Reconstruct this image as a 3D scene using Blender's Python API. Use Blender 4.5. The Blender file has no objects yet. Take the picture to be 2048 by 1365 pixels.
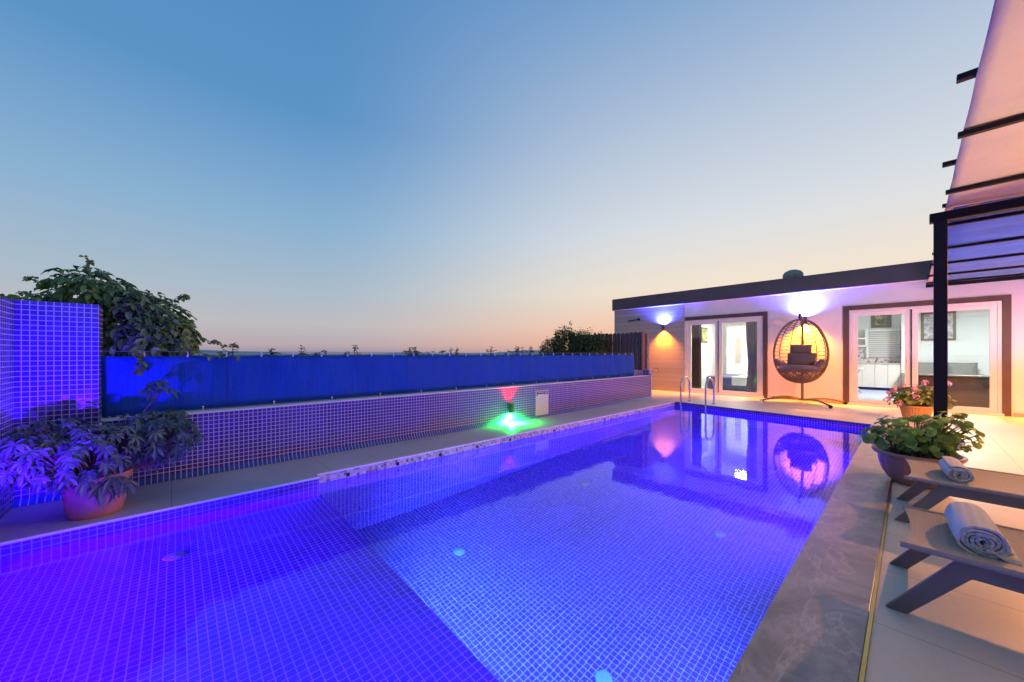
import bpy, math, random
from mathutils import Vector, Matrix

rnd = random.Random(7)
sc = bpy.context.scene
COL = sc.collection
R_ = math.radians
PI = math.pi

# ------------------------------------------------------------------ helpers
CX, HY, FPX, HC = 1024.0, 708.0, 733.0, 1.2
YAW = math.atan((1822 - CX) / FPX)
FW = (-math.sin(YAW), math.cos(YAW)); RT = (math.cos(YAW), math.sin(YAW))

def atY(x, y, Y):
    """photo measurement -> (X, Z) on the plane Y = const"""
    u = (x - CX) / FPX
    d = Y / (FW[1] + RT[1] * u)
    return ((FW[0] + RT[0] * u) * d, HC - (y - HY) / FPX * d)

def atX(x, y, X):
    u = (x - CX) / FPX
    d = X / (FW[0] + RT[0] * u)
    return ((FW[1] + RT[1] * u) * d, HC - (y - HY) / FPX * d)

class MB:
    """collects shapes for ONE mesh object"""
    def __init__(s): s.v = []; s.f = []
    def add(s, vs, fs):
        b = len(s.v); s.v.extend([tuple(p) for p in vs]); s.f.extend([tuple(i + b for i in f) for f in fs]); return s
    def quad(s, a, b, c, d): return s.add([a, b, c, d], [(0, 1, 2, 3)])
    def box(s, x0, x1, y0, y1, z0, z1):
        v = [(x0,y0,z0),(x1,y0,z0),(x1,y1,z0),(x0,y1,z0),(x0,y0,z1),(x1,y0,z1),(x1,y1,z1),(x0,y1,z1)]
        return s.add(v, [(3,2,1,0),(4,5,6,7),(0,1,5,4),(1,2,6,5),(2,3,7,6),(3,0,4,7)])
    def prism(s, poly, z0, z1):
        n = len(poly)
        v = [(x,y,z0) for x,y in poly] + [(x,y,z1) for x,y in poly]
        f = [tuple(reversed(range(n))), tuple(range(n, 2*n))]
        f += [(i, (i+1)%n, n+(i+1)%n, n+i) for i in range(n)]
        return s.add(v, f)
    def bar(s, p, q, w, h, up=(0,0,1)):
        p = Vector(p); q = Vector(q); d = (q-p).normalized(); u = Vector(up)
        a = d.cross(u)
        if a.length < 1e-4: a = d.cross(Vector((1,0,0)))
        a.normalize(); b = a.cross(d).normalized()
        a *= w/2; b *= h/2
        v = [p-a-b, p+a-b, p+a+b, p-a+b, q-a-b, q+a-b, q+a+b, q-a+b]
        return s.add(v, [(3,2,1,0),(4,5,6,7),(0,1,5,4),(1,2,6,5),(2,3,7,6),(3,0,4,7)])
    def tube(s, path, r, n=8, closed=False):
        P = [Vector(p) for p in path]; m = len(P); vs = []; fs = []
        prev = None
        for i, p in enumerate(P):
            if closed: t = P[(i+1) % m] - P[i-1]
            else: t = P[min(i+1, m-1)] - P[max(i-1, 0)]
            t.normalize()
            if prev is None:
                a = t.cross(Vector((0,0,1)))
                if a.length < 1e-3: a = t.cross(Vector((1,0,0)))
            else:
                a = prev - t * prev.dot(t)
                if a.length < 1e-5: a = t.cross(Vector((0,0,1)))
            a.normalize(); prev = a; b = t.cross(a)
            rr = r[i] if isinstance(r, (list, tuple)) else r
            for k in range(n):
                g = 2*PI*k/n
                vs.append(p + a*(rr*math.cos(g)) + b*(rr*math.sin(g)))
        segs = m if closed else m-1
        for i in range(segs):
            j = (i+1) % m
            for k in range(n):
                l = (k+1) % n
                fs.append((i*n+k, i*n+l, j*n+l, j*n+k))
        if not closed:
            fs.append(tuple(reversed(range(n)))); fs.append(tuple(range((m-1)*n, m*n)))
        return s.add(vs, fs)
    def lathe(s, c, prof, n=32, fn=None, sx=1.0, sy=1.0, cap0=False, cap1=False):
        vs = []; fs = []
        for i, (r, z) in enumerate(prof):
            for k in range(n):
                g = 2*PI*k/n
                rr = r * (fn(g, i) if fn else 1.0)
                vs.append((c[0]+rr*sx*math.cos(g), c[1]+rr*sy*math.sin(g), c[2]+z))
        for i in range(len(prof)-1):
            for k in range(n):
                l = (k+1) % n
                fs.append((i*n+k, i*n+l, (i+1)*n+l, (i+1)*n+k))
        if cap0: fs.append(tuple(reversed(range(n))))
        if cap1: fs.append(tuple(range((len(prof)-1)*n, len(prof)*n)))
        return s.add(vs, fs)
    def sphere(s, c, r, n=12, m=8, sx=1, sy=1, sz=1):
        prof = [(max(1e-4, math.sin(PI*i/m))*r, -math.cos(PI*i/m)*r*sz) for i in range(m+1)]
        return s.lathe(c, prof, n, sx=sx, sy=sy)
    def leaf(s, base, d, nrm, L, W, fold=0.25, droop=0.3):
        d = Vector(d).normalized(); n = Vector(nrm)
        n = (n - d*n.dot(d))
        if n.length < 1e-4: n = d.orthogonal()
        n.normalize(); a = d.cross(n); B = Vector(base)
        dn = Vector((0,0,-1))
        m1 = B + d*(L*.38) + dn*(droop*L*.10); m2 = B + d*(L*.74) + dn*(droop*L*.38); t = B + d*L + dn*(droop*L*.75)
        h = n*(W*fold)
        l1 = m1 + a*(W*.40) + h; r1 = m1 - a*(W*.40) + h
        l2 = m2 + a*(W*.46) + h; r2 = m2 - a*(W*.46) + h
        return s.add([B,m1,m2,t,l1,l2,r1,r2], [(0,1,4),(1,2,5,4),(2,3,5),(0,6,1),(1,6,7,2),(2,7,3)])
    def round_leaf(s, c, nrm, r, spin=0.0):
        n = Vector(nrm).normalized(); a = n.orthogonal().normalized(); b = n.cross(a); c = Vector(c)
        K = 15; vs = [c - n*(r*.22)]
        for k in range(K):
            g = spin + 2*PI*k/K
            rr = r*(1.0 + .07*math.cos(5*(g-spin)))
            if k == 0: rr *= .45
            w = n*(r*.10*math.cos(3*g))
            vs.append(c + a*(rr*math.cos(g)) + b*(rr*math.sin(g)) + w)
        return s.add(vs, [(0, 1+k, 1+(k+1) % K) for k in range(K)])
    def build(s, name, mat, parent=None, smooth=True, bevel=0.0, ang=35):
        me = bpy.data.meshes.new(name)
        me.from_pydata(s.v, [], s.f); me.update()
        if smooth:
            me.shade_smooth(); me.set_sharp_from_angle(angle=R_(ang))
        o = bpy.data.objects.new(name, me); COL.objects.link(o)
        if mat: me.materials.append(mat)
        if parent is not None:
            o.parent = parent
            w = Vector((0,0,0)); q = parent
            while q is not None: w += q.location; q = q.parent
            o.location = -w
        if bevel > 0:
            bm = o.modifiers.new('bevel', 'BEVEL'); bm.width = bevel; bm.segments = 2; bm.limit_method = 'ANGLE'; bm.angle_limit = R_(40)
        return o

def tag(o, label=None, cat=None, group=None, kind=None):
    if label: o['label'] = label
    if cat: o['category'] = cat
    if group: o['group'] = group
    if kind: o['kind'] = kind
    return o

def thing(name, loc, label, cat, group=None):
    o = bpy.data.objects.new(name, None); COL.objects.link(o); o.location = loc; o.empty_display_size = .1
    return tag(o, label, cat, group)

def structure(name, mb, mat, **k):
    return tag(mb.build(name, mat, **k), kind='structure')

# ------------------------------------------------------------------ materials
def new_mat(name):
    m = bpy.data.materials.new(name); m.use_nodes = True
    nt = m.node_tree; nt.nodes.clear()
    out = nt.nodes.new('ShaderNodeOutputMaterial')
    return m, nt, out

def nd(nt, typ, **k):
    n = nt.nodes.new(typ)
    for a, b in k.items(): setattr(n, a, b)
    return n

def mth(nt, op, a, b=None, c=None):
    n = nt.nodes.new('ShaderNodeMath'); n.operation = op
    for i, x in enumerate((a, b, c)):
        if x is None: continue
        if isinstance(x, (int, float)): n.inputs[i].default_value = x
        else: nt.links.new(x, n.inputs[i])
    return n.outputs[0]

def rgb(c): return (c[0], c[1], c[2], 1.0)

def mixc(nt, fac, a, b, blend='MIX'):
    n = nt.nodes.new('ShaderNodeMix'); n.data_type = 'RGBA'; n.blend_type = blend
    for sock, x in ((n.inputs[0], fac), (n.inputs[6], a), (n.inputs[7], b)):
        if isinstance(x, (int, float)): sock.default_value = x
        elif isinstance(x, tuple): sock.default_value = rgb(x)
        else: nt.links.new(x, sock)
    return n.outputs[2]

def objco(nt): return nt.nodes.new('ShaderNodeTexCoord').outputs['Object']

def noise(nt, scale, detail=4, vec=None, rough=.55, dist=0.0):
    n = nt.nodes.new('ShaderNodeTexNoise'); n.inputs['Scale'].default_value = scale; n.inputs['Detail'].default_value = detail
    n.inputs['Roughness'].default_value = rough; n.inputs['Distortion'].default_value = dist
    nt.links.new(vec if vec is not None else objco(nt), n.inputs['Vector'])
    return n.outputs['Fac']

def ramp(nt, fac, stops, interp='LINEAR'):
    n = nt.nodes.new('ShaderNodeValToRGB'); n.color_ramp.interpolation = interp
    e = n.color_ramp.elements
    while len(e) > 1: e.remove(e[-1])
    e[0].position = stops[0][0]; e[0].color = rgb(stops[0][1])
    for p, c in stops[1:]:
        x = e.new(p); x.color = rgb(c)
    nt.links.new(fac, n.inputs[0])
    return n.outputs[0]

def bump(nt, h, strength=.3, dist=.01):
    n = nt.nodes.new('ShaderNodeBump'); n.inputs['Strength'].default_value = strength; n.inputs['Distance'].default_value = dist
    nt.links.new(h, n.inputs['Height']); return n.outputs['Normal']

def setin(nt, node, name, x):
    s = node.inputs[name]
    if isinstance(x, (int, float)): s.default_value = x
    elif isinstance(x, tuple): s.default_value = rgb(x)
    else: nt.links.new(x, s)

def surf(name, color, rough=.6, var=.12, nscale=6.0, metal=0.0, bstr=.15, bscale=None, coat=0.0, spec=.5, bdist=.004):
    """painted / stone / plastic surface with slight uneven tone and a fine bump"""
    m, nt, out = new_mat(name)
    p = nd(nt, 'ShaderNodeBsdfPrincipled')
    f = noise(nt, nscale, 5)
    lo = tuple(c*(1-var) for c in color); hi = tuple(min(1, c*(1+var)) for c in color)
    setin(nt, p, 'Base Color', ramp(nt, f, [(.3, lo), (.7, hi)]))
    setin(nt, p, 'Roughness', rough); setin(nt, p, 'Metallic', metal); setin(nt, p, 'Coat Weight', coat); setin(nt, p, 'Specular IOR Level', spec)
    if bstr: setin(nt, p, 'Normal', bump(nt, noise(nt, bscale or nscale*12, 3), bstr, bdist))
    nt.links.new(p.outputs[0], out.inputs[0]); return m

def emit_mat(name, color, s):
    m, nt, out = new_mat(name)
    e = nd(nt, 'ShaderNodeEmission'); e.inputs[0].default_value = rgb(color); e.inputs[1].default_value = s
    nt.links.new(e.outputs[0], out.inputs[0]); return m

def mosaic(name, pitch, grout_w, tile_a, tile_b, grout, rough=.16, mixed=None, off=(0,0,0), tilt=.05):
    """square glass mosaic on any axis-aligned face, world aligned"""
    m, nt, out = new_mat(name)
    co = objco(nt)
    sep = nd(nt, 'ShaderNodeSeparateXYZ'); nt.links.new(co, sep.inputs[0])
    geo = nd(nt, 'ShaderNodeNewGeometry'); sn = nd(nt, 'ShaderNodeSeparateXYZ'); nt.links.new(geo.outputs['True Normal'], sn.inputs[0])
    line = None; cells = []; tl = []
    for i in range(3):
        on = mth(nt, 'LESS_THAN', mth(nt, 'ABSOLUTE', sn.outputs[i]), .5)
        q = mth(nt, 'ADD', mth(nt, 'DIVIDE', sep.outputs[i], pitch), off[i] + 1000.0)
        fr = mth(nt, 'FRACT', q)
        edge = mth(nt, 'ABSOLUTE', mth(nt, 'SUBTRACT', fr, .5))
        l = mth(nt, 'MULTIPLY', mth(nt, 'GREATER_THAN', edge, .5 - grout_w/2), on)
        line = l if line is None else mth(nt, 'MAXIMUM', line, l)
        cells.append(mth(nt, 'MULTIPLY', mth(nt, 'FLOOR', q), on))
    cmb = nd(nt, 'ShaderNodeCombineXYZ')
    for i in range(3): nt.links.new(cells[i], cmb.inputs[i])
    wn = nd(nt, 'ShaderNodeTexWhiteNoise', noise_dimensions='3D'); nt.links.new(cmb.outputs[0], wn.inputs['Vector'])
    sh = nd(nt, 'ShaderNodeVectorMath', operation='SCALE'); nt.links.new(cmb.outputs[0], sh.inputs[0]); sh.inputs['Scale'].default_value = 1/8.0
    fl_ = nd(nt, 'ShaderNodeVectorMath', operation='FLOOR'); nt.links.new(sh.outputs[0], fl_.inputs[0])
    ws = nd(nt, 'ShaderNodeTexWhiteNoise', noise_dimensions='3D'); nt.links.new(fl_.outputs[0], ws.inputs['Vector'])
    if mixed: tile = ramp(nt, wn.outputs['Value'], mixed, 'CONSTANT')
    else: tile = mixc(nt, wn.outputs['Value'], tile_a, tile_b)
    g = noise(nt, 3.0, 4)
    grt = mixc(nt, g, tuple(c*.85 for c in grout), grout)
    tone = mth(nt, 'ADD', .72, mth(nt, 'ADD', mth(nt, 'MULTIPLY', ws.outputs['Value'], .24), mth(nt, 'MULTIPLY', noise(nt, 1.7, 5), .34)))
    hv = nd(nt, 'ShaderNodeVectorMath', operation='SCALE'); nt.links.new(tile, hv.inputs[0]); nt.links.new(tone, hv.inputs['Scale'])
    colr = mixc(nt, line, hv.outputs[0], grt)
    p = nd(nt, 'ShaderNodeBsdfPrincipled')
    setin(nt, p, 'Base Color', colr)
    setin(nt, p, 'Roughness', mth(nt, 'ADD', mth(nt, 'MULTIPLY', line, .6), rough))
    # every tile sits a touch out of plane
    vm = nd(nt, 'ShaderNodeVectorMath', operation='MULTIPLY_ADD')
    sub = nd(nt, 'ShaderNodeVectorMath', operation='SUBTRACT'); nt.links.new(wn.outputs['Color'], sub.inputs[0]); sub.inputs[1].default_value = (.5,.5,.5)
    nt.links.new(sub.outputs[0], vm.inputs[0]); vm.inputs[1].default_value = (tilt,)*3; nt.links.new(geo.outputs['Normal'], vm.inputs[2])
    nrm = nd(nt, 'ShaderNodeVectorMath', operation='NORMALIZE'); nt.links.new(vm.outputs[0], nrm.inputs[0])
    b = nd(nt, 'ShaderNodeBump'); b.inputs['Strength'].default_value = .35; b.inputs['Distance'].default_value = .003; b.invert = True
    nt.links.new(line, b.inputs['Height']); nt.links.new(nrm.outputs[0], b.inputs['Normal'])
    nt.links.new(b.outputs[0], p.inputs['Normal'])
    nt.links.new(p.outputs[0], out.inputs[0]); return m

def slabs(name, ca, cb, joint, jx, jy, jw, rough, ox=0.0, oy=0.0, veins=None):
    """large stone slabs with thin joints"""
    m, nt, out = new_mat(name)
    co = objco(nt); sep = nd(nt, 'ShaderNodeSeparateXYZ'); nt.links.new(co, sep.inputs[0])
    def ln(s, pitch, o):
        q = mth(nt, 'FRACT', mth(nt, 'ADD', mth(nt, 'DIVIDE', s, pitch), 1000.0 + o))
        return mth(nt, 'GREATER_THAN', mth(nt, 'ABSOLUTE', mth(nt, 'SUBTRACT', q, .5)), .5 - jw/pitch/2)
    l = mth(nt, 'MAXIMUM', ln(sep.outputs[0], jx, ox), ln(sep.outputs[1], jy, oy))
    f1 = noise(nt, 1.3, 6, co); f2 = noise(nt, 38.0, 4, co)
    f = mth(nt, 'ADD', mth(nt, 'MULTIPLY', f1, .7), mth(nt, 'MULTIPLY', f2, .3))
    c = ramp(nt, f, [(.32, ca), (.68, cb)])
    if veins: c = veins(nt, co, c)
    c = mixc(nt, l, c, joint)
    p = nd(nt, 'ShaderNodeBsdfPrincipled'); setin(nt, p, 'Base Color', c)
    setin(nt, p, 'Roughness', mth(nt, 'ADD', rough - .08, mth(nt, 'MULTIPLY', f1, .2)))
    h = mth(nt, 'SUBTRACT', mth(nt, 'MULTIPLY', f2, .25), l)
    setin(nt, p, 'Normal', bump(nt, h, .25, .003))
    nt.links.new(p.outputs[0], out.inputs[0]); return m

def marble_veins(nt, co, c):
    mp = nd(nt, 'ShaderNodeMapping'); nt.links.new(co, mp.inputs[0]); mp.inputs['Scale'].default_value = (1.5, .7, 1); mp.inputs['Rotation'].default_value = (0, 0, .45)
    a = noise(nt, 1.9, 9, mp.outputs[0], .66, 1.1)
    band = ramp(nt, a, [(.30, (.14,.13,.122)), (.45, (.225,.205,.19)), (.55, (.33,.30,.275)), (.70, (.18,.162,.152))])
    b = noise(nt, 1.05, 9, mp.outputs[0], .62, 1.5)
    v = mth(nt, 'ABSOLUTE', mth(nt, 'SUBTRACT', b, .5))
    vein = ramp(nt, v, [(0.0, (1,1,1)), (.006, (.4,.4,.4)), (.022, (0,0,0))])
    m2 = noise(nt, 2.0, 3, co); mask = ramp(nt, m2, [(.48, (0,0,0)), (.62, (1,1,1))])
    b2 = noise(nt, 3.2, 8, mp.outputs[0], .62, .9)
    v2 = mth(nt, 'MULTIPLY', ramp(nt, mth(nt, 'ABSOLUTE', mth(nt, 'SUBTRACT', b2, .5)), [(0.0, (.6,.6,.6)), (.016, (0,0,0))]), mask)
    k = mth(nt, 'MAXIMUM', vein, v2)
    return mixc(nt, mth(nt, 'MULTIPLY', k, .38), band, (.62,.55,.50))

def leaf_mat(name, dark, light, gloss=.38, trans=.28):
    m, nt, out = new_mat(name)
    g = nd(nt, 'ShaderNodeNewGeometry')
    c = ramp(nt, g.outputs['Random Per Island'], [(0, dark), (.75, light), (1, tuple(min(1, x*1.5) for x in light))])
    p = nd(nt, 'ShaderNodeBsdfPrincipled'); setin(nt, p, 'Base Color', c); setin(nt, p, 'Roughness', gloss)
    setin(nt, p, 'Normal', bump(nt, noise(nt, 60, 3), .25, .003))
    t = nd(nt, 'ShaderNodeBsdfTranslucent'); nt.links.new(c, t.inputs[0])
    mx = nd(nt, 'ShaderNodeMixShader'); mx.inputs[0].default_value = trans
    nt.links.new(p.outputs[0], mx.inputs[1]); nt.links.new(t.outputs[0], mx.inputs[2]); nt.links.new(mx.outputs[0], out.inputs[0]); return m

def cloth_mat(name, color, weave=700.0, trans=0.0, var=.12, rough=.85, tcol=None):
    m, nt, out = new_mat(name)
    co = objco(nt)
    w = nd(nt, 'ShaderNodeTexVoronoi'); w.inputs['Scale'].default_value = weave; nt.links.new(co, w.inputs['Vector'])
    f = noise(nt, 5.0, 5, co)
    lo = tuple(c*(1-var) for c in color); hi = tuple(min(1, c*(1+var)) for c in color)
    c = ramp(nt, f, [(.3, lo), (.7, hi)])
    c = mixc(nt, mth(nt, 'MULTIPLY', w.outputs['Distance'], .6), c, tuple(x*.7 for x in color))
    p = nd(nt, 'ShaderNodeBsdfPrincipled'); setin(nt, p, 'Base Color', c); setin(nt, p, 'Roughness', rough); setin(nt, p, 'Sheen Weight', .15)
    setin(nt, p, 'Normal', bump(nt, noise(nt, 22, 4, co), .3, .01))
    if trans > 0:
        t = nd(nt, 'ShaderNodeBsdfTranslucent')
        if tcol: t.inputs[0].default_value = rgb(tcol)
        else: nt.links.new(c, t.inputs[0])
        mx = nd(nt, 'ShaderNodeMixShader'); mx.inputs[0].default_value = trans
        nt.links.new(p.outputs[0], mx.inputs[1]); nt.links.new(t.outputs[0], mx.inputs[2]); nt.links.new(mx.outputs[0], out.inputs[0])
    else: nt.links.new(p.outputs[0], out.inputs[0])
    return m

def wave_mat(name, ca, cb, scale, axis='Z', rough=.6, dist=0.0, metal=0.0, prof='SIN', bstr=.3):
    m, nt, out = new_mat(name)
    w = nd(nt, 'ShaderNodeTexWave', bands_direction=axis, wave_profile=prof); w.inputs['Scale'].default_value = scale; w.inputs['Distortion'].default_value = dist
    nt.links.new(objco(nt), w.inputs['Vector'])
    c = mixc(nt, w.outputs['Fac'], ca, cb)
    c = mixc(nt, .25, c, mixc(nt, noise(nt, 4, 5), ca, cb))
    p = nd(nt, 'ShaderNodeBsdfPrincipled'); setin(nt, p, 'Base Color', c); setin(nt, p, 'Roughness', rough); setin(nt, p, 'Metallic', metal)
    setin(nt, p, 'Normal', bump(nt, w.outputs['Fac'], bstr, .006))
    nt.links.new(p.outputs[0], out.inputs[0]); return m

def siding_mat():
    m, nt, out = new_mat('siding_boards')
    co = objco(nt); sep = nd(nt, 'ShaderNodeSeparateXYZ'); nt.links.new(co, sep.inputs[0])
    q = mth(nt, 'DIVIDE', sep.outputs[2], .145)
    fr = mth(nt, 'FRACT', q)
    l = mth(nt, 'LESS_THAN', fr, .05)
    wn = nd(nt, 'ShaderNodeTexWhiteNoise', noise_dimensions='1D'); nt.links.new(mth(nt, 'FLOOR', q), wn.inputs['W'])
    mp = nd(nt, 'ShaderNodeMapping'); mp.inputs['Scale'].default_value = (1.2, 1, 26); nt.links.new(co, mp.inputs[0])
    g = noise(nt, 3.0, 6, mp.outputs[0])
    c = mixc(nt, mth(nt, 'ADD', mth(nt, 'MULTIPLY', wn.outputs['Value'], .4), mth(nt, 'MULTIPLY', g, .6)), (.34,.30,.28), (.46,.42,.40))
    c = mixc(nt, l, c, (.16,.14,.13))
    p = nd(nt, 'ShaderNodeBsdfPrincipled'); setin(nt, p, 'Base Color', c); setin(nt, p, 'Roughness', .55)
    setin(nt, p, 'Normal', bump(nt, mth(nt, 'SUBTRACT', mth(nt, 'MULTIPLY', g, .3), l), .4, .006))
    nt.links.new(p.outputs[0], out.inputs[0]); return m

def glass_mat():
    m, nt, out = new_mat('window_glass')
    lw = nd(nt, 'ShaderNodeLayerWeight'); lw.inputs['Blend'].default_value = .5
    f = mth(nt, 'ADD', mth(nt, 'MULTIPLY', mth(nt, 'POWER', lw.outputs['Facing'], 5.0), .92), .075)
    t = nd(nt, 'ShaderNodeBsdfTransparent'); t.inputs[0].default_value = (.95,.97,.96,1)
    g = nd(nt, 'ShaderNodeBsdfGlossy'); g.inputs['Roughness'].default_value = .0
    mx = nd(nt, 'ShaderNodeMixShader'); nt.links.new(f, mx.inputs[0]); nt.links.new(t.outputs[0], mx.inputs[1]); nt.links.new(g.outputs[0], mx.inputs[2])
    nt.links.new(mx.outputs[0], out.inputs[0]); return m

def water_mat():
    m, nt, out = new_mat('pool_water')
    g = nd(nt, 'ShaderNodeBsdfGlass'); g.inputs['IOR'].default_value = 1.333; g.inputs['Roughness'].default_value = 0.0
    g.inputs['Color'].default_value = (.93,.96,1,1)
    co = objco(nt)
    h = mth(nt, 'ADD', noise(nt, 4.0, 2, co), mth(nt, 'MULTIPLY', noise(nt, 15.0, 3, co), .30))
    nt.links.new(bump(nt, h, .095, .012), g.inputs['Normal'])
    nt.links.new(g.outputs[0], out.inputs[0]); return m

def painting_mat(name, cols, sx, seed):
    m, nt, out = new_mat(name)
    mp = nd(nt, 'ShaderNodeMapping'); mp.inputs['Location'].default_value = (seed, seed, seed); nt.links.new(objco(nt), mp.inputs[0])
    a = noise(nt, sx, 6, mp.outputs[0], .65, 1.0)
    p = nd(nt, 'ShaderNodeBsdfPrincipled'); setin(nt, p, 'Base Color', ramp(nt, a, cols)); setin(nt, p, 'Roughness', .4)
    nt.links.new(p.outputs[0], out.inputs[0]); return m

M = {}
M['tile'] = mosaic('wall_mosaic', .0408, .125, (.045,.016,.19), (.060,.026,.27), (.70,.60,.66))
M['pooltile'] = mosaic('pool_mosaic', .0408, .13, (.085,.010,.30), (.13,.024,.43), (.40,.24,.66), tilt=.03)
M['band'] = mosaic('band_mosaic', .033, .10, None, None, (.62,.50,.48), mixed=[(0,(.55,.45,.46)),(.30,(.62,.54,.54)),(.55,(.30,.22,.24)),(.75,(.45,.36,.38)),(.9,(.20,.13,.14))])
M['nosing'] = surf('white_nosing', (.80,.74,.75), .4, .08)
M['deck'] = slabs('deck_stone', (.55,.505,.405), (.67,.615,.505), (.25,.22,.17), 1.2, .6, .004, .42, .35, .16)
M['ledge'] = slabs('ledge_stone', (.42,.40,.39), (.54,.51,.48), (.20,.18,.18), 5.0, 1.2, .005, .45, .5, .02)
M['marble'] = slabs('brown_marble', (.2,.17,.15), (.3,.26,.23), (.50,.45,.40), 7.0, 3.1, .006, .30, .5, -.088, marble_veins)
M['brass'] = surf('brass_trim', (.55,.38,.10), .3, .1, metal=1.0)
M['water'] = water_mat()
M['screen'] = cloth_mat('blue_screen_net', (.0005,.105,.50), 260, .45, .14, .7, (.0005,.24,.92))
def screen_mat():
    m = M['screen']; nt = m.node_tree
    p = [n for n in nt.nodes if n.type == 'BSDF_PRINCIPLED'][0]
    co = objco(nt); mp = nd(nt, 'ShaderNodeMapping'); mp.inputs['Scale'].default_value = (1, 7, 1.2); mp.inputs['Rotation'].default_value = (.25, 0, 0); nt.links.new(co, mp.inputs[0])
    cr = noise(nt, 1.6, 5, mp.outputs[0], .6, .8)
    setin(nt, p, 'Normal', bump(nt, cr, .55, .05))
    old = p.inputs['Base Color'].links[0].from_socket
    sep = nd(nt, 'ShaderNodeSeparateXYZ'); nt.links.new(co, sep.inputs[0])
    fr = mth(nt, 'FRACT', mth(nt, 'ADD', mth(nt, 'DIVIDE', sep.outputs[1], 2.05), 10.3))
    seam = mth(nt, 'LESS_THAN', mth(nt, 'ABSOLUTE', mth(nt, 'SUBTRACT', fr, .5)), .006)
    hem = mth(nt, 'LESS_THAN', mth(nt, 'ABSOLUTE', mth(nt, 'SUBTRACT', sep.outputs[2], 1.165)), .0035)
    c = mixc(nt, mth(nt, 'MULTIPLY', mth(nt, 'MAXIMUM', seam, hem), .45), old, (.001,.02,.10))
    c = mixc(nt, mth(nt, 'MULTIPLY', cr, .3), c, (.001,.06,.28))
    nt.links.new(c, p.inputs['Base Color'])
screen_mat()
M['wire'] = surf('steel_wire', (.35,.33,.33), .4, metal=.8)
M['tie'] = surf('white_tie', (.8,.78,.78), .5)
M['render'] = surf('white_render', (.82,.77,.75), .75, .04, 3, bstr=.12, bscale=90)
M['plinth'] = surf('plinth_stone', (.46,.38,.30), .5)
M['fascia'] = surf('dark_fascia', (.10,.08,.072), .55, .15, 2.0, bstr=.2, bscale=60)
M['trimdark'] = surf('brown_trim', (.10,.062,.050), .6, .12, 3)
M['siding'] = siding_mat()
M['pvc'] = surf('white_pvc', (.80,.77,.76), .35, .03, 3, bstr=0)
M['gasket'] = surf('dark_gasket', (.03,.02,.02), .6)
M['glass'] = glass_mat()
M['black'] = surf('dark_metal', (.010,.008,.010), .6, .15, 5, bstr=.1, spec=.2)
M['lampbody'] = surf('lamp_housing', (.04,.03,.03), .4)
M['steel'] = surf('stainless_steel', (.72,.70,.70), .14, .05, metal=1.0, bstr=.03)
M['canopy'] = cloth_mat('cream_canopy', (.74,.58,.36), 420, .06, .06, .8)
M['canopy_bluelit'] = cloth_mat('bluelit_canopy', (.055,.20,.52), 420, .10, .16, .8)  # blue light on the canopy beyond the beam, put into the cloth colour
M['frame'] = surf('taupe_powdercoat', (.16,.13,.095), .42, .08, 8, bstr=.12, bscale=300)
M['sling'] = cloth_mat('sling_mesh', (.32,.265,.205), 210, 0, .10, .75)
M['towel'] = cloth_mat('grey_towel', (.62,.58,.54), 330, 0, .10, .95)
def weave(mname, sx, sy, amp, st):
    m = M[mname]; nt = m.node_tree
    p = [n for n in nt.nodes if n.type == 'BSDF_PRINCIPLED'][0]
    co = objco(nt)
    w1 = nd(nt, 'ShaderNodeTexWave', bands_direction='X'); w1.inputs['Scale'].default_value = sx; w1.inputs['Distortion'].default_value = .6; nt.links.new(co, w1.inputs['Vector'])
    w2 = nd(nt, 'ShaderNodeTexWave', bands_direction='Y'); w2.inputs['Scale'].default_value = sy; w2.inputs['Distortion'].default_value = .6; nt.links.new(co, w2.inputs['Vector'])
    h = mth(nt, 'ADD', mth(nt, 'MULTIPLY', w1.outputs['Fac'], .5), mth(nt, 'MULTIPLY', w2.outputs['Fac'], .5))
    h = mth(nt, 'ADD', mth(nt, 'MULTIPLY', h, .6), mth(nt, 'MULTIPLY', noise(nt, 90, 4, co), .6))
    old = p.inputs['Base Color'].links[0].from_socket
    k = nd(nt, 'ShaderNodeVectorMath', operation='SCALE'); nt.links.new(old, k.inputs[0]); nt.links.new(mth(nt, 'ADD', 1-amp*.6, mth(nt, 'MULTIPLY', h, amp)), k.inputs['Scale'])
    nt.links.new(k.outputs[0], p.inputs['Base Color']); setin(nt, p, 'Normal', bump(nt, h, st, .006))
weave('sling', 34, 34, .55, .35); weave('towel', 10, 42, .35, .7)
M['terra'] = surf('terracotta', (.45,.17,.085), .55, .14, 9, bstr=.2)
M['terra_ribbed'] = surf('ribbed_terracotta', (.55,.26,.08), .5, .1, 9)
M['bowl'] = surf('brown_plastic_bowl', (.32,.14,.085), .42, .1, 6)
M['soil'] = surf('dark_soil', (.035,.022,.015), .95, .4, 40, bstr=.8, bscale=60, bdist=.02)
M['stem'] = surf('plant_stem', (.12,.11,.04), .6, .2, 20)
M['twig'] = surf('woody_twig', (.14,.08,.05), .8, .25, 20)
M['schef'] = leaf_mat('schefflera_leaf', (.045,.08,.045), (.12,.17,.10), .42, .25)
M['creeper'] = leaf_mat('creeper_leaf', (.045,.09,.03), (.18,.27,.085), .4, .3)
M['creeper_young'] = leaf_mat('young_creeper_leaf', (.12,.19,.03), (.24,.33,.06), .4, .4)
M['shrub'] = leaf_mat('shrub_leaf', (.03,.055,.016), (.115,.15,.05), .5, .25)
M['geranium'] = leaf_mat('geranium_leaf', (.13,.25,.045), (.30,.46,.08), .5, .55)
M['ivygeranium'] = leaf_mat('ivy_geranium_leaf', (.05,.09,.015), (.24,.30,.05), .45, .45)
M['petal_pink'] = leaf_mat('pink_petal', (.75,.22,.27), (.88,.42,.44), .5, .35)
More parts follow.
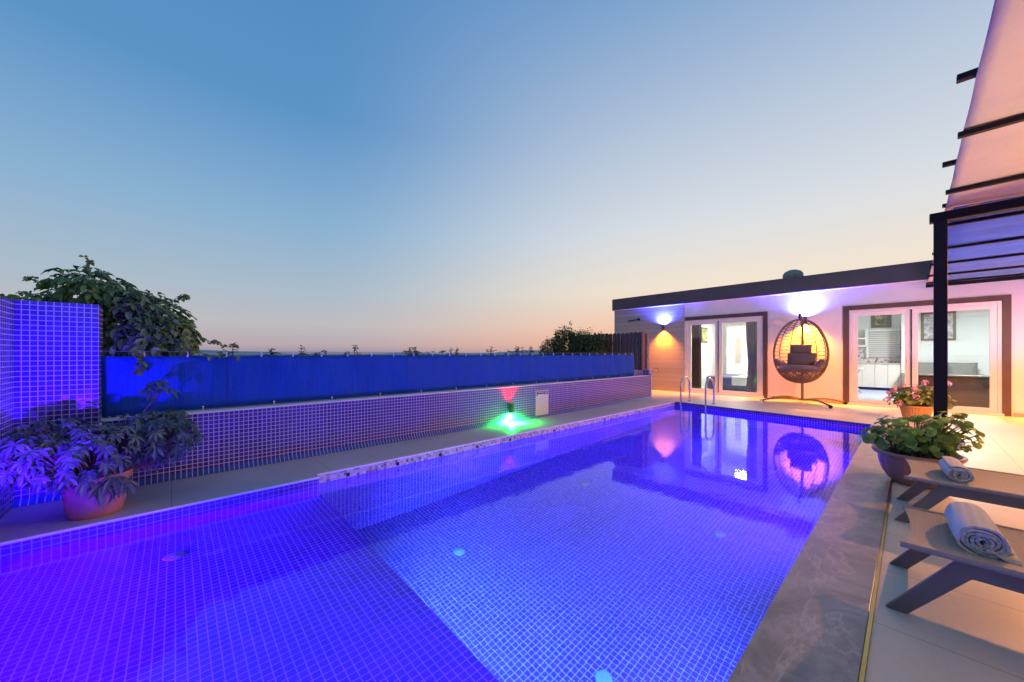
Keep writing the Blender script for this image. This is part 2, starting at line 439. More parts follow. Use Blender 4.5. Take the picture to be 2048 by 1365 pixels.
M['petal_white'] = leaf_mat('white_petal', (.75,.70,.66), (.88,.84,.80), .5, .35)
M['wicker'] = surf('dark_wicker', (.16,.10,.06), .55, .25, 40, bstr=.4, bscale=200)
M['cushion'] = cloth_mat('charcoal_cushion', (.125,.095,.10), 500, 0, .15, .9)
M['wood'] = wave_mat('weathered_board', (.055,.038,.032), (.13,.095,.08), 3.2, 'X', .85, 5.0)
M['ground'] = surf('dry_ground', (.12,.11,.07), .95, .4, .15)
M['hill'] = surf('hazy_hill', (.40,.40,.46), 1.0, .08, .002, bstr=0)  # distance haze is put into the pale base colour
M['signface'] = wave_mat('sign_face', (.50,.44,.40), (.84,.80,.76), 9.5, 'Z', .5, 3.0)
M['signmark'] = surf('sign_mark', (.10,.05,.20), .5)
M['dark'] = surf('dark_hole', (.012,.008,.006), .8)
M['white'] = surf('white_plastic', (.80,.80,.82), .35, .04)
M['inlet'] = surf('grey_inlet', (.24,.22,.22), .4, .04)
M['intwall'] = surf('interior_paint', (.82,.83,.80), .8, .03, 2, bstr=.05)
M['intfloor'] = wave_mat('striped_rug', (.62,.64,.68), (.30,.36,.52), 6.0, 'Y', .8, 1.5)
M['intfloor2'] = surf('pale_floor', (.62,.60,.57), .4)
M['cabinet'] = surf('cream_cabinet', (.80,.77,.70), .35, .03, 3, bstr=0)
M['cabwhite'] = surf('white_cabinet', (.86,.86,.85), .35, .03, 3, bstr=0)
M['zebra'] = wave_mat('striped_blind', (.36,.38,.40), (.80,.80,.76), 4.6, 'Z', .7)
M['splash'] = painting_mat('patterned_tile', [(0,(.12,.11,.12)),(.44,(.2,.19,.2)),(.47,(.75,.72,.70)),(1,(.8,.78,.75))], 9.0, 3)
M['picframe'] = surf('dark_gilt_frame', (.13,.105,.05), .4, .3, 20)
M['pic_a'] = painting_mat('forest_picture', [(.3,(.05,.04,.03)),(.5,(.12,.14,.05)),(.58,(.40,.42,.15)),(.7,(.75,.72,.55))], 6.0, 1)
M['pic_b'] = painting_mat('flower_picture', [(.3,(.10,.09,.08)),(.45,(.32,.30,.29)),(.55,(.50,.46,.46)),(.63,(.75,.65,.66)),(.75,(.3,.28,.22))], 7.0, 5)
M['leather'] = surf('brown_leather', (.10,.062,.045), .25, .3, 5, bstr=.2, bscale=40)
M['sofa'] = cloth_mat('grey_sofa_cloth', (.26,.25,.23), 300)
M['bedblue'] = cloth_mat('blue_bedspread', (.085,.095,.22), 300)
M['bedwhite'] = cloth_mat('white_bed_cloth', (.70,.69,.66), 300)
M['curtain_grey'] = cloth_mat('grey_curtain', (.27,.25,.26), 300)
M['curtain_brown'] = cloth_mat('brown_curtain', (.13,.085,.07), 300)
M['mirror'] = surf('beige_mirror_panel', (.52,.45,.38), .2, .05)

# ------------------------------------------------------------------ light helper
def spot(name, loc, aim, color, power, angle, blend=.6, radius=.02, parent=None):
    l = bpy.data.lights.new(name, 'SPOT'); l.color = color; l.energy = power; l.spot_size = R_(angle); l.spot_blend = blend; l.shadow_soft_size = radius
    o = bpy.data.objects.new(name, l); COL.objects.link(o)
    d = Vector(aim) - Vector(loc); o.rotation_euler = d.to_track_quat('-Z', 'Y').to_euler()
    o.location = Vector(loc) - (parent.location if parent else Vector((0,0,0)))
    if parent: o.parent = parent
    return o
def point(name, loc, color, power, radius=.05, parent=None):
    l = bpy.data.lights.new(name, 'POINT'); l.color = color; l.energy = power; l.shadow_soft_size = radius
    o = bpy.data.objects.new(name, l); COL.objects.link(o)
    o.location = Vector(loc) - (parent.location if parent else Vector((0,0,0)))
    if parent: o.parent = parent
    return o
def area(name, loc, size, color, power, parent=None, aim=None):
    l = bpy.data.lights.new(name, 'AREA'); l.color = color; l.energy = power; l.size = size; l.shape = 'DISK'
    o = bpy.data.objects.new(name, l); COL.objects.link(o)
    o.location = Vector(loc) - (parent.location if parent else Vector((0,0,0)))
    if aim is not None: o.rotation_euler = (Vector(aim)-Vector(loc)).to_track_quat('-Z', 'Y').to_euler()
    if parent: o.parent = parent
    return o

# ------------------------------------------------------------------ setting: ground, hills, deck, water
ZW = -.10                                    # water level
PL, PS, PR = -4.0, -3.9, -.443               # deep left wall, shallow left wall, right wall
YN, YD = -.93, 1.06                          # near wall, edge of the shallow part
FA, FB = (PL, 9.22), (PR, 8.70)              # far edge
g = MB(); N = 48
g.add([(4000*math.cos(2*PI*k/N), 4000*math.sin(2*PI*k/N), -6.0) for k in range(N)], [tuple(range(N))])
structure('ground', g, M['ground'], smooth=False)
h = MB(); K = 240; vs = []
for k in range(K+1):
    a = R_(-75) + R_(150)*k/K
    x = math.sin(a - YAW); y = math.cos(a - YAW)
    hh = 12 + 12*math.sin(a*7+1) + 9*math.sin(a*17+.5) + 4*math.sin(a*41)
    hh = max(4, hh)
    vs += [(3300*x, 3300*y, -6), (3500*x, 3500*y, hh), (3900*x, 3900*y, -6)]
h.add(vs, [(3*k, 3*k+3, 3*k+4, 3*k+1) for k in range(K)] + [(3*k+1, 3*k+4, 3*k+5, 3*k+2) for k in range(K)])
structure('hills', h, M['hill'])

d = MB()
d.prism([(-.115, 8.706), (8, 8.706), (8, 18.4), (-9, 18.4), (-9, 9.60), (-4.76, 9.60), (-4.76, 9.226), (PL, 9.226), (PR, 8.706)], -.12, 0)
d.prism([(-.115, -6), (8, -6), (8, 8.706), (-.115, 8.706)], -.12, 0)
structure('deck', d, M['deck'], smooth=False)
d = MB()
d.prism([(-4.76, YN), (PS-.005, YN), (PS-.005, YD-.035), (PL-.005, YD-.035), (PL-.005, 9.226), (-4.76, 9.226)], -.12, 0)
structure('ledge_path', d, M['ledge'], smooth=False)
w = MB()
w.prism([(PS+.001, YN+.001), (PR-.001, YN+.001), (PR-.001, 8.695), (PL+.001, 9.215), (PL+.001, YD-.029), (PS+.001, YD-.029)], ZW-.002, ZW)
wm = MB()
wm.add([(PS, YN, ZW), (PR, YN, ZW), (PR, 8.70, ZW), (PL, 9.22, ZW), (PL, YD-.03, ZW), (PS, YD-.03, ZW)], [(0,1,2,3,4,5)])
structure('water', wm, M['water'], smooth=False)

# ------------------------------------------------------------------ swimming pool
pool = thing('swimming_pool', (-2.2, 4.0, -1.5), 'rectangular blue mosaic pool with a shallow bay, lit violet from under the water', 'pool')
ZS, ZD = -.36, -1.50
b = MB()
b.quad((PS,YN,ZS),(PR,YN,ZS),(PR,YD,ZS),(PS,YD,ZS))                     # shallow floor
b.quad((PS,YN,-.0),(PS,YN,ZS),(PS,YD-.03,ZS),(PS,YD-.03,-.0))           # shallow left wall
b.quad((PS,YN,ZS),(PS,YN,0),(PR,YN,0),(PR,YN,ZS))                       # near wall
b.quad((PS,YD-.03,0),(PS,YD-.03,ZS),(PL,YD-.03,ZS),(PL,YD-.03,0))
b.quad((PL,YD,ZD),(PL,YD,ZS),(PR,YD,ZS),(PR,YD,ZD))                     # step down
b.quad((PL,YD-.03,ZS),(PS,YD-.03,ZS),(PS,YD,ZS),(PL,YD,ZS))
b.quad((PL,YD,ZD),(PR,YD,ZD),(PR,8.70,ZD),(PL,9.22,ZD))                 # deep floor
b.quad((PR,YN,ZD),(PR,YN,-.03),(PR,8.70,-.03),(PR,8.70,ZD))             # right wall
b.quad((PL,9.22,ZD),(PL,9.22,0),(PL,YD-.03,0),(PL,YD-.03,ZD))           # deep left wall
b.quad((PR,8.70,ZD),(PR,8.70,0),(PL,9.22,0),(PL,9.22,ZD))               # far wall
basin = b.build('basin', M['pooltile'], pool, smooth=False)
b = MB(); b.box(PL-.02, PL+.012, YD-.028, 9.20, -.094, -.012)
band = b.build('waterline_band', M['band'], pool, smooth=False)
for yj in (1.33, 1.88, 2.44, 3.02, 3.62, 4.6, 6.08, 7.4):
    j = MB(); j.box(PL+.013, PL+.020, yj-.017, yj+.017, -.082, -.045)
    j.build('overflow_hole', M['dark'], band, smooth=False)
b = MB()
b.tube([(PS+.004, YN, -.005), (PS+.004, YD-.03, -.005), (PL+.012, YD-.03, -.005), (PL+.014, 9.21, -.005)], .011, 6)
b.build('edge_nosing', M['nosing'], pool)
b = MB(); b.tube([(PL, 9.215, -.006), (PR, 8.695, -.006)], .012, 6)
b.build('edge_nosing', M['fascia'], pool)
b = MB(); b.box(PR-.012, -.13, -6, 8.70, -.03, .004)
b.build('marble_coping', M['marble'], pool, smooth=False, bevel=.003)
b = MB(); b.box(-.129, -.116, -6, 8.70, -.02, .007)
b.build('brass_strip', M['brass'], pool, smooth=False)
for (x, y, z) in ((-3.45,-.01,ZS),(-3.03,2.07,ZD),(-3.03,4.15,ZD),(-1.34,4.16,ZD),(-1.36,2.07,ZD),(-1.34,6.3,ZD)):
    j = MB(); j.lathe((x,y,z), [(.0001,.022),(.014,.022),(.018,.016),(.032,.016),(.052,.010),(.058,.001)], 28)
    j.build('floor_inlet', M['inlet'], pool)

# pool lamps sit in the right and near walls (under the coping, out of sight)
VIO = (.054, .001, 1.0); SKYB = (.14, .44, 1.0)
for (p, aim, c, e, an) in (((PR-.05, 2.1, -.80), (-2.0, 2.2, -1.5), (.12,.50,1.0), 185, 162),
                       ((-2.3, YD+.05, -.72), (-2.3, 3.2, -1.3), (.06,.48,1.0), 430, 165),
                       ((PR-.05, 4.6, -.75), (-3.2, 4.6, -1.2), (.10,.03,1.0), 400, 165),
                       ((PR-.05, 7.0, -.75), (-3.6, 7.2, -1.0), VIO, 1500, 165)):
    spot('pool_lamp', p, aim, c, e, an, .8, .06, pool)
spot('pool_lamp', (-2.6, YN+.05, -.24), (-2.6, 1.2, -.9), VIO, 1300, 160, .4, .05, pool)
spot('pool_lamp', (-3.55, YN+.05, -.24), (-3.5, .6, -.9), VIO, 700, 160, .4, .05, pool)
spot('pool_lamp', (PR-.05, .35, -.24), (-2.0, .35, -.9), VIO, 1450, 160, .4, .05, pool)

# ------------------------------------------------------------------ tiled walls on the left
WX = -4.76
t = thing('tiled_wall', (WX-.12, 4.3, 0), 'long low wall of small blue mosaic tiles with white grout beside the pool', 'wall')
b = MB(); b.box(-5.02, WX, YN-.2, 9.36, -.1, .605); b.build('wall_body', M['tile'], t, smooth=False)
b = MB(); b.box(-5.02, WX, 9.36, 9.49, -.1, .77); b.box(-5.02, -4.93, 8.93, 9.36, .607, .77); b.build('end_pier', M['tile'], t, smooth=False)
b = MB(); b.add([(WX+.001,YN,.052),(WX+.045,YN,.003),(WX+.045,9.49,.003),(WX+.001,9.49,.052)], [(0,1,2,3)])
b.build('cove_row', mosaic('cove_mosaic', .0408, .15, (.015,.045,.30), (.02,.07,.42), (.62,.56,.60), .5), t, smooth=False)
b = MB(); b.box(-4.90, WX+.012, -.49, 9.36, .606, .622); b.build('wall_cap', M['nosing'], t, smooth=False, bevel=.005)
b = MB(); b.tube([(WX+.003, 9.49, .62), (WX+.003, 9.49, 0)], .008, 6); b.tube([(WX+.003, 9.375, .772), (WX+.003, 9.49, .772), (-5.02, 9.49, .772)], .008, 6)
b.build('corner_bead', M['nosing'], t)

t = thing('tall_tiled_wall', (WX-.12, -.7, 0), 'tall violet-lit corner wall of blue mosaic tiles rising behind the potted plant', 'wall')
b = MB(); b.box(-5.02, WX-.002, YN-.2, -.49, .608, 1.625); b.build('wall_body', M['tile'], t, smooth=False)
b = MB(); b.box(WX+.001, .9, YN-.2, YN, -.1, 1.62); b.build('return_wall', M['tile'], t, smooth=False)

# ------------------------------------------------------------------ blue privacy screen
t = thing('privacy_screen', (-4.93, 4.2, .62), 'long blue fabric privacy screen tied to a wire above the low mosaic wall', 'screen')
b = MB(); ny, nz = 240, 8; y0, y1 = -.49, 8.92; vs = []
for i in range(ny+1):
    y = y0 + (y1-y0)*i/ny
    for k in range(nz+1):
        s_ = k/nz
        sag = .012*abs(math.sin(PI*(y+.53)/.31)) * (s_**3)
        vs.append((-4.935 + .009*math.sin(y*5.1+s_*3) + .006*math.sin(y*13+s_*2) + .004*math.sin(y*27-s_*4)*(.3+s_*s_), y, .632 + (.555)*s_ - sag))
b.add(vs, [(i*(nz+1)+k, (i+1)*(nz+1)+k, (i+1)*(nz+1)+k+1, i*(nz+1)+k+1) for i in range(ny) for k in range(nz)])
fab = b.build('fabric', M['screen'], t)
md = fab.modifiers.new('thickness', 'SOLIDIFY'); md.thickness = .0015
b = MB(); b.tube([(-4.95, -.49, 1.222), (-4.945, 4, 1.212), (-4.945, 8.95, 1.215)], .003, 5); b.build('top_wire', M['wire'], t)
for i in range(31):
    y = -.53 + .31*i
    if y < -.45 or y > 8.9: continue
    b = MB(); b.tube([(-4.93, y, 1.170), (-4.923, y+.004, 1.195), (-4.94, y, 1.218)], .006, 5); b.sphere((-4.925, y, 1.175), .011, 6, 4); b.build('tie', M['tie'], t)
    if i % 2 == 0:
        b = MB(); b.sphere((-4.925, y+.12, .655), .010, 6, 4); b.tube([(-4.925, y+.12, .65), (-4.915, y+.12, .624)], .004, 5); b.build('eyelet', M['tie'], t)

# ------------------------------------------------------------------ wooden fence beyond, running on from the screen's end
t = thing('wooden_fence', (-6.5, 9.42, 0), 'dark weathered picket fence of dog-eared boards beyond the end of the blue screen', 'fence')
b = MB(); x = -4.98
while x > -7.4:
    w_ = .118; top = 1.80 + rnd.uniform(-.012,.012); yy = 9.40 + rnd.uniform(-.004,.004)
    pts = [(x-w_, -.5), (x, -.5), (x, top-.035), (x-.03, top), (x-w_+.03, top), (x-w_, top-.035)]
    b.add([(a, yy, c) for a, c in pts] + [(a, yy+.02, c) for a, c in pts], [(0,1,2,3,4,5),(11,10,9,8,7,6)] + [(i, i+6, (i+1)%6+6, (i+1)%6) for i in range(6)])
    x -= .132
b.build('board_panel', M['wood'], t, smooth=False)
b = MB(); b.box(-7.5, -4.98, 9.425, 9.465, 1.45, 1.54); b.box(-7.5, -4.98, 9.425, 9.465, .6, .69); b.build('rail', M['wood'], t, smooth=False)
b = MB(); b.box(-4.975, -4.88, 9.50, 9.60, 0, 1.74); b.box(-4.972, -4.94, 9.36, 9.495, .775, 1.81); b.build('end_post', surf('brown_post', (.26,.14,.08), .7, .2, 12), t, smooth=False)

# ------------------------------------------------------------------ foliage makers
def rdir(r=rnd):
    z = r.uniform(-1, 1); a = r.uniform(0, 2*PI); q = math.sqrt(1-z*z)
    return Vector((q*math.cos(a), q*math.sin(a), z))

def whorl(mb, c, axis, L, W, n, droop, stems=None, root=None):
    ax = Vector(axis).normalized(); a = ax.orthogonal().normalized(); b_ = ax.cross(a); s0 = rnd.uniform(0, 6.28)
    for k in range(n):
        g_ = s0 + 2*PI*k/n + rnd.uniform(-.15,.15)
        d_ = (a*math.cos(g_) + b_*math.sin(g_)) + ax*rnd.uniform(.05,.35)
        mb.leaf(c, d_, ax, L*rnd.uniform(.75,1.1), W*rnd.uniform(.85,1.1), .16, droop*rnd.uniform(.6,1.3))
    if stems is not None and root is not None:
        mid = (Vector(root)+Vector(c))*.5 + Vector((0,0,.02))
        stems.tube([root, mid, c], [.005,.004,.003], 5)

def blob_points(blobs, n, inner=.55):
    tot = sum(b_[3]*b_[4]*b_[5] for b_ in blobs); out = []
    for (x,y,z,rx,ry,rz) in blobs:
        for _ in range(int(n*rx*ry*rz/tot)+1):
            q = rdir(); r = rnd.uniform(inner, 1.0)**.6 * rnd.choice((1,1,1,1.08,.9))
            out.append((Vector((x+q.x*rx*r, y+q.y*ry*r, z+q.z*rz*r)), q))
    return out

# big creeper over the tall wall
t = thing('creeper', (-5.5, -.4, 0), 'large dark leafy creeper spilling over the top of the tall mosaic wall', 'climbing plant')
lv = MB(); blobs = [(-5.5,-.30,1.45,.42,.44,.42), (-5.5,-.60,1.78,.36,.32,.25), (-5.35,-.16,1.34,.3,.28,.30), (-5.45,-.95,1.60,.3,.26,.15), (-5.2,-.28,1.36,.2,.28,.26), (-5.3,-.34,1.62,.25,.26,.22)]
for p, q in blob_points(blobs, 620):
    whorl(lv, p, q + Vector((0,0,.6)), .085, .042, 5, .7)
for p, q in blob_points(blobs, 1000, .75):
    d_ = (q + rdir()*.7); lv.leaf(p, d_, q + Vector((0,0,.5)), rnd.uniform(.07,.12), rnd.uniform(.045,.065), .3, .9)
lv.build('crown', M['creeper'], t, smooth=False)
yl = MB(); st = MB()
def shoot(path, n, L=.05, W=.034):
    P = [Vector(p) for p in path]; st.tube(P, [.004]*(len(P)-1)+[.002], 5)
    for i in range(n):
        f = (i+.5)/n*(len(P)-1); k = min(int(f), len(P)-2); c = P[k].lerp(P[k+1], f-k)
        whorl(yl, c + rdir()*.02, rdir()*.5 + Vector((.4,0,.6)), L*rnd.uniform(.6,1.1), W, rnd.choice((3,4,5)), .6)
shoot([(-5.3,.05,1.45),(-5.2,.22,1.36),(-5.1,.36,1.30),(-5.05,.50,1.27)], 12)
shoot([(-5.0,.02,1.32),(-4.92,.12,1.24),(-4.88,.24,1.19),(-4.86,.36,1.165),(-4.85,.50,1.15)], 10, .04)
shoot([(-5.1,-.22,1.35),(-4.9,-.26,1.24),(-4.86,-.255,1.14),(-4.84,-.25,1.03)], 9, .06, .045)
shoot([(-5.2,-.1,1.35),(-4.95,-.12,1.27),(-4.87,-.13,1.19)], 8, .07, .05)
shoot([(-5.5,-.62,2.0),(-5.5,-.63,2.08),(-5.48,-.64,2.17)], 6, .05)
shoot([(-5.5,-.85,1.85),(-5.5,-.95,1.88),(-5.5,-1.02,1.90)], 8, .05)
shoot([(-5.4,-.0,1.75),(-5.35,.06,1.83),(-5.3,.1,1.80)], 8, .05)
shoot([(-5.3,-1.1,1.62),(-5.0,-1.0,1.66),(-4.9,-.85,1.64)], 14, .05)
for p, q in blob_points([(-5.3,-.02,1.36,.22,.22,.24)], 160, .8):
    whorl(yl, p, q + Vector((0,0,.5)), .055, .035, 5, .6)
yl.build('young_shoots', M['creeper_young'], t, smooth=False)
for i in range(9):
    st.tube([(-5.5+rnd.uniform(-.1,.1), -.5+rnd.uniform(-.2,.2), -1), (-5.5+rnd.uniform(-.2,.2), -.4+rnd.uniform(-.3,.3), .7), (-5.5+rnd.uniform(-.3,.3), -.4+rnd.uniform(-.5,.4), 1.6)], [.03,.02,.008], 6)
st.build('stems', M['twig'], t)

# bush in front of the wooden fence
t = thing('shrub', (-6.7, 8.8, 0), 'dense dark green shrub growing behind the blue screen against the wooden fence', 'shrub')
lv = MB(); blobs = [(-7.15,8.9,1.45,.62,.40,.50), (-6.6,8.95,1.50,.5,.36,.40), (-7.75,8.85,1.25,.42,.38,.45), (-6.2,9.0,1.35,.35,.3,.40), (-7.3,8.9,1.80,.30,.25,.26), (-6.9,8.9,.8,.9,.4,.5), (-6.05,9.1,1.62,.16,.16,.20)]
for p, q in blob_points(blobs, 9500, .40):
    lv.leaf(p, q + rdir()*.9, q + Vector((0,0,.6)), rnd.uniform(.06,.11), rnd.uniform(.03,.045), .2, .6)
for (x,y,z) in ((-7.06,8.9,2.20),(-7.35,8.9,2.10),(-6.7,8.95,2.0),(-6.35,8.95,1.98),(-6.05,9.05,1.90),(-7.9,8.8,1.75)):
    for i in range(10):
        lv.leaf((x+rnd.uniform(-.05,.05), y+rnd.uniform(-.05,.05), z-.025*i), rdir()+Vector((0,0,.3)), (0,0,1), .08, .03, .2, .6)
lv.build('crown', M['shrub'], t, smooth=False)
st = MB()
for i in range(7):
    st.tube([(-6.7+rnd.uniform(-.3,.3), 8.8, -1), (-6.7+rnd.uniform(-.6,.6), 8.8, .9), (-6.7+rnd.uniform(-.8,.8), 8.8, 1.7)], [.03,.02,.006], 6)
st.build('trunk', M['twig'], t)

# vine sprigs peeping over the screen
for (ya, yb, hgt, n, lab) in ((.36,.46,.12,5,'small lone vine sprig above the screen nearest the big creeper'),
                       (.72,.95,.06,5,'low thin vine sprig on the wire, second from the big creeper'),
                       (1.10,1.40,.10,7,'pair of small vine tips over the screen, third from the big creeper'),
                       (1.66,1.86,.12,6,'single upright vine tip with a gap either side above the screen'),
                       (2.50,3.45,.10,34,'long low clump of vine leaves along the screen top left of the red lamp'),
                       (4.00,5.45,.13,40,'longest clump of vine leaves along the screen top above the red and green lamp'),
                       (6.9,7.5,.08,14,'low vine clump over the screen beside the dark shrub')):
    t = thing('vine_sprig', (-5.06, (ya+yb)/2, 1.0), lab, 'vine', 'vine sprigs along the top of the blue screen')
    lv = MB()
    for i in range(n):
        y = rnd.uniform(ya, yb); z = 1.17 + rnd.random()**1.6*hgt*.75; x = -5.05 + rnd.uniform(-.05,.05)
        whorl(lv, (x,y,z), rdir()*.5 + Vector((.2,0,.8)), .05, .03, 4, .5)
    for k in range(max(1, n//8)):
        y = rnd.uniform(ya, yb); zt = 1.19 + hgt
        st = MB(); st.tube([(-5.06,y,.9), (-5.06,y+.02,1.15), (-5.05,y+.03,zt)], [.006,.005,.002], 5); st.build('stem', M['twig'], t)
        for i in range(4): whorl(lv, (-5.05,y+.03,zt-.03*i), rdir()*.5 + Vector((.2,0,.8)), .05, .028, 4, .5)
    lv.build('leaves', M['shrub'], t, smooth=False)

# ------------------------------------------------------------------ schefflera in a terracotta pot
px, py = -4.16, -.44
t = thing('potted_schefflera', (px, py, 0), 'wide umbrella plant in a terracotta pot on the ledge below the tall wall', 'potted plant')
b = MB(); b.lathe((px,py,0), [(.125,.0),(.14,.004),(.152,.06),(.166,.20),(.172,.245),(.192,.25),(.196,.30),(.180,.302),(.172,.26)], 40, cap0=True); b.build('pot', M['terra'], t)
b = MB(); b.lathe((px,py,0), [(.0001,.262),(.172,.262)], 30); b.build('soil', M['soil'], t)
lv = MB(); st = MB()
cl = []
for (x,y,z,rx,ry,rz,n) in ((-4.22,-.42,.50,.31,.35,.18,125),(-4.30,-.10,.50,.27,.27,.21,100),(-4.1,-.72,.50,.31,.23,.18,100),(-3.98,-.52,.46,.23,.29,.17,72),(-4.3,-.62,.62,.26,.26,.11,42),(-4.45,.0,.62,.16,.13,.11,24),(-4.45,-.2,.55,.2,.2,.2,32)):
    for _ in range(n):
        q = rdir(); r = rnd.uniform(.35,1)**.5
        cl.append((Vector((x+q.x*rx*r, y+q.y*ry*r, z+q.z*rz*r)), q))
for p, q in cl:
    root = Vector((px,py,.27)).lerp(p, .55) + Vector((0,0,-.05))
    whorl(lv, p, q*.8 + rdir()*.45 + Vector((.25,0,.6)), .064*rnd.uniform(.7,1.3), .025, rnd.choice((6,7,8,8)), .75, st, root)
for (p) in ((-4.52,-.10,.93),(-4.50,-.17,.90),(-4.54,-.05,.88),(-4.5,-.12,.96)):
    whorl(lv, p, rdir()*.3 + Vector((.3,0,.8)), .10, .036, 8, 1.0, st, (-4.47,-.14,.78))
for p in ((-3.99,-.34,.29),(-3.96,-.40,.25),(-4.0,-.28,.24),(-3.97,-.46,.31)):
    whorl(lv, p, (.6,.3,.5), .10, .038, 7, 1.3, st, (-4.1,-.42,.30))
lv.build('foliage', M['schef'], t, smooth=False)
for p in ((-4.3,-.15,.5),(-4.1,-.7,.48),(-4.35,-.5,.55),(-4.45,-.14,.80),(-4.02,-.5,.46)):
    st.tube([(px,py,.25), Vector((px,py,.25)).lerp(Vector(p), .5)+Vector((0,0,.04)), p], [.010,.008,.005], 6)
st.build('stems', M['twig'], t)

# ------------------------------------------------------------------ sign and wall lamps
t = thing('notice_panel', (WX, 5.14, .26), 'white notice panel with a dark heading fixed to the low mosaic wall', 'sign')
b = MB(); b.box(WX+.001, WX+.012, 4.965, 5.32, .012, .508); b.build('panel', M['signface'], t, smooth=False, bevel=.002)
b = MB()
for (a0,a1,z0,z1) in ((4.985,5.01,.41,.49),(5.01,5.20,.435,.462),(5.01,5.20,.475,.49),(5.20,5.235,.42,.49),(5.26,5.30,.42,.49)):
    b.box(WX+.013, WX+.016, a0, a1, z0, z1)
b.build('heading', M['signmark'], t, smooth=False)

def updown(name, c, out, label, upc, dnc, upw, dnw, upe, dne, r=.035, hh=.075, ua=110, da=100):
    """cylindrical up and down light on a bracket: out is the unit vector away from its wall"""
    o = Vector(out); C_ = Vector(c) + o*.075
    t = thing(name, C_, label, 'wall lamp', 'up and down wall lamps')
    b = MB(); b.lathe(tuple(C_), [(.001,-hh+.02),(r-.006,-hh+.02),(r-.006,-hh),(r,-hh),(r,hh),(r-.006,hh),(r-.006,hh-.02),(.001,hh-.02)], 20)
    b.build('housing', M['lampbody'], t)
    b = MB(); b.bar(C_-o*.034, C_-o*.075, .03, .05); b.build('bracket', M['lampbody'], t, smooth=False)
    for s_, col, e in ((1, upc, upe), (-1, dnc, dne)):
        b = MB(); b.lathe((C_.x, C_.y, C_.z + s_*(hh-.012)), [(.0005, 0), (r-.008, 0)] , 16)
        b.build('lens', emit_mat('lens_glow', col, e), t)
    spot('beam', C_ + Vector((0,0,hh+.004)), C_ + Vector((0,0,1)) - o*.06, upc, upw, ua, 1.0, .012, t)
    spot('beam', C_ - Vector((0,0,hh+.004)), C_ - Vector((0,0,1)) - o*.06, dnc, dnw, da, 1.0, .012, t)
    return t
updown('wall_lamp', (WX, 4.295, .262), (1,0,0), 'wall lamp glowing red upward and green downward on the low mosaic wall', (1,.002,.002), (.012,1,.05), 70, 650, 60, 60, .045, .085, 110, 170)
BLU = (.05,.07,1.0); ORG = (1.0,.25,.005)
HY_ = 11.75
updown('wall_lamp', (-5.44, HY_-.03, 2.06), (0,-1,0), 'wall lamp glowing blue and orange on the grey boarded end of the house', BLU, ORG, 900, 700, 60, 50, ua=160, da=110)
wl = updown('wall_lamp', (-1.80, HY_, 2.05), (0,-1,0), 'wall lamp glowing blue and orange directly behind the egg chair', BLU, ORG, 1350, 1100, 60, 50, ua=155, da=125)
wl = updown('wall_lamp', (2.45, HY_, 2.05), (0,-1,0), 'wall lamp glowing blue and orange on the white wall beyond the big glass door', BLU, ORG, 300, 1500, 40, 30, da=150)
t = thing('added_uplight', (1.75, 8.6, 0), 'small added blue uplight out of view on the deck shining up at the far part of the canopy', 'uplight')  # added lamp, unseen, there to throw blue onto the far canopy
b = MB(); b.lathe((1.75, 8.6, 0), [(.001,.0),(.07,0),(.07,.09),(.06,.10),(.055,.085),(.001,.085)], 24); b.build('housing', M['lampbody'], t)
spot('beam', (1.75, 8.6, .11), (1.3, 9.2, 2.64), (.05,.28,1.0), 300, 128, .3, .03, t)
t = thing('flood_lamp', (-2.9, YN+.06, .40), 'small violet floodlight on the mosaic return wall beside the shallow bay', 'flood lamp')
b = MB(); b.lathe((-2.9, YN+.05, .40), [(.001,0),(.05,0),(.06,.02),(.06,.07),(.05,.09),(.001,.09)], 20); b.build('housing', M['lampbody'], t)
spot('beam', (-2.95, YN+.12, .45), (-4.5, -.80, .72), (.05,.002,1), 760, 62, 1.0, .03, t)

# ------------------------------------------------------------------ house
hs = thing('house', (-1, 14, 0), 'single-storey flat-roofed white house with a dark roof band at the end of the pool', 'house')
D1 = (-4.775, -2.715, 2.235); D2 = (-.990, 1.190, 2.225)     # door openings x0,x1,top
F = MB()
X0, X1, ZT = -7.27, 7.5, 2.75
F.box(-4.80, D1[0], HY_, HY_+.22, 0, ZT)
F.box(D1[0], D1[1], HY_, HY_+.22, D1[2], ZT)
F.box(D1[1], D2[0], HY_, HY_+.22, 0, ZT)
F.box(D2[0], D2[1], HY_, HY_+.22, D2[2], ZT)
F.box(D2[1], X1, HY_, HY_+.22, 0, ZT)
F.build('front_wall', M['render'], hs, smooth=False)
b = MB(); b.box(X0, -4.801, HY_-.03, HY_+.22, 0, ZT); b.build('board_cladding', M['siding'], hs, smooth=False)
b = MB(); b.box(X0, X0+.2, HY_+.22, 18, 0, ZT); b.box(X1-.2, X1, HY_+.22, 18, 0, ZT); b.box(X0, X1, 18, 18.2, 0, ZT); b.build('side_wall', M['render'], hs, smooth=False)
b = MB(); b.box(X0-.03, X1+.1, HY_-.14, 18.3, 2.762, 3.155); rf = b.build('roof', M['fascia'], hs, smooth=False, bevel=.01)
b = MB(); b.box(X0-.03, X1+.1, HY_-.13, 18.2, 2.751, 2.761); b.build('soffit', M['render'], hs, smooth=False)
b = MB()
for (a0,a1) in ((D1[1]+.13, D2[0]-.13), (D2[1]+.13, X1)):
    b.box(a0, a1, HY_-.012, HY_-.001, 0, .075)
b.build('plinth', M['plinth'], hs, smooth=False)
def trim(d, left=True):
    b = MB(); tw = .105
    b.box(d[0]-(tw if left else 0), d[1]+tw, HY_-.028, HY_-.001, d[2]-.0, d[2]+tw)
    if left: b.box(d[0]-tw, d[0], HY_-.028, HY_-.001, 0, d[2])
    b.box(d[1], d[1]+tw, HY_-.028, HY_-.001, 0, d[2])
    b.build('door_surround', M['trimdark'], hs, smooth=False)
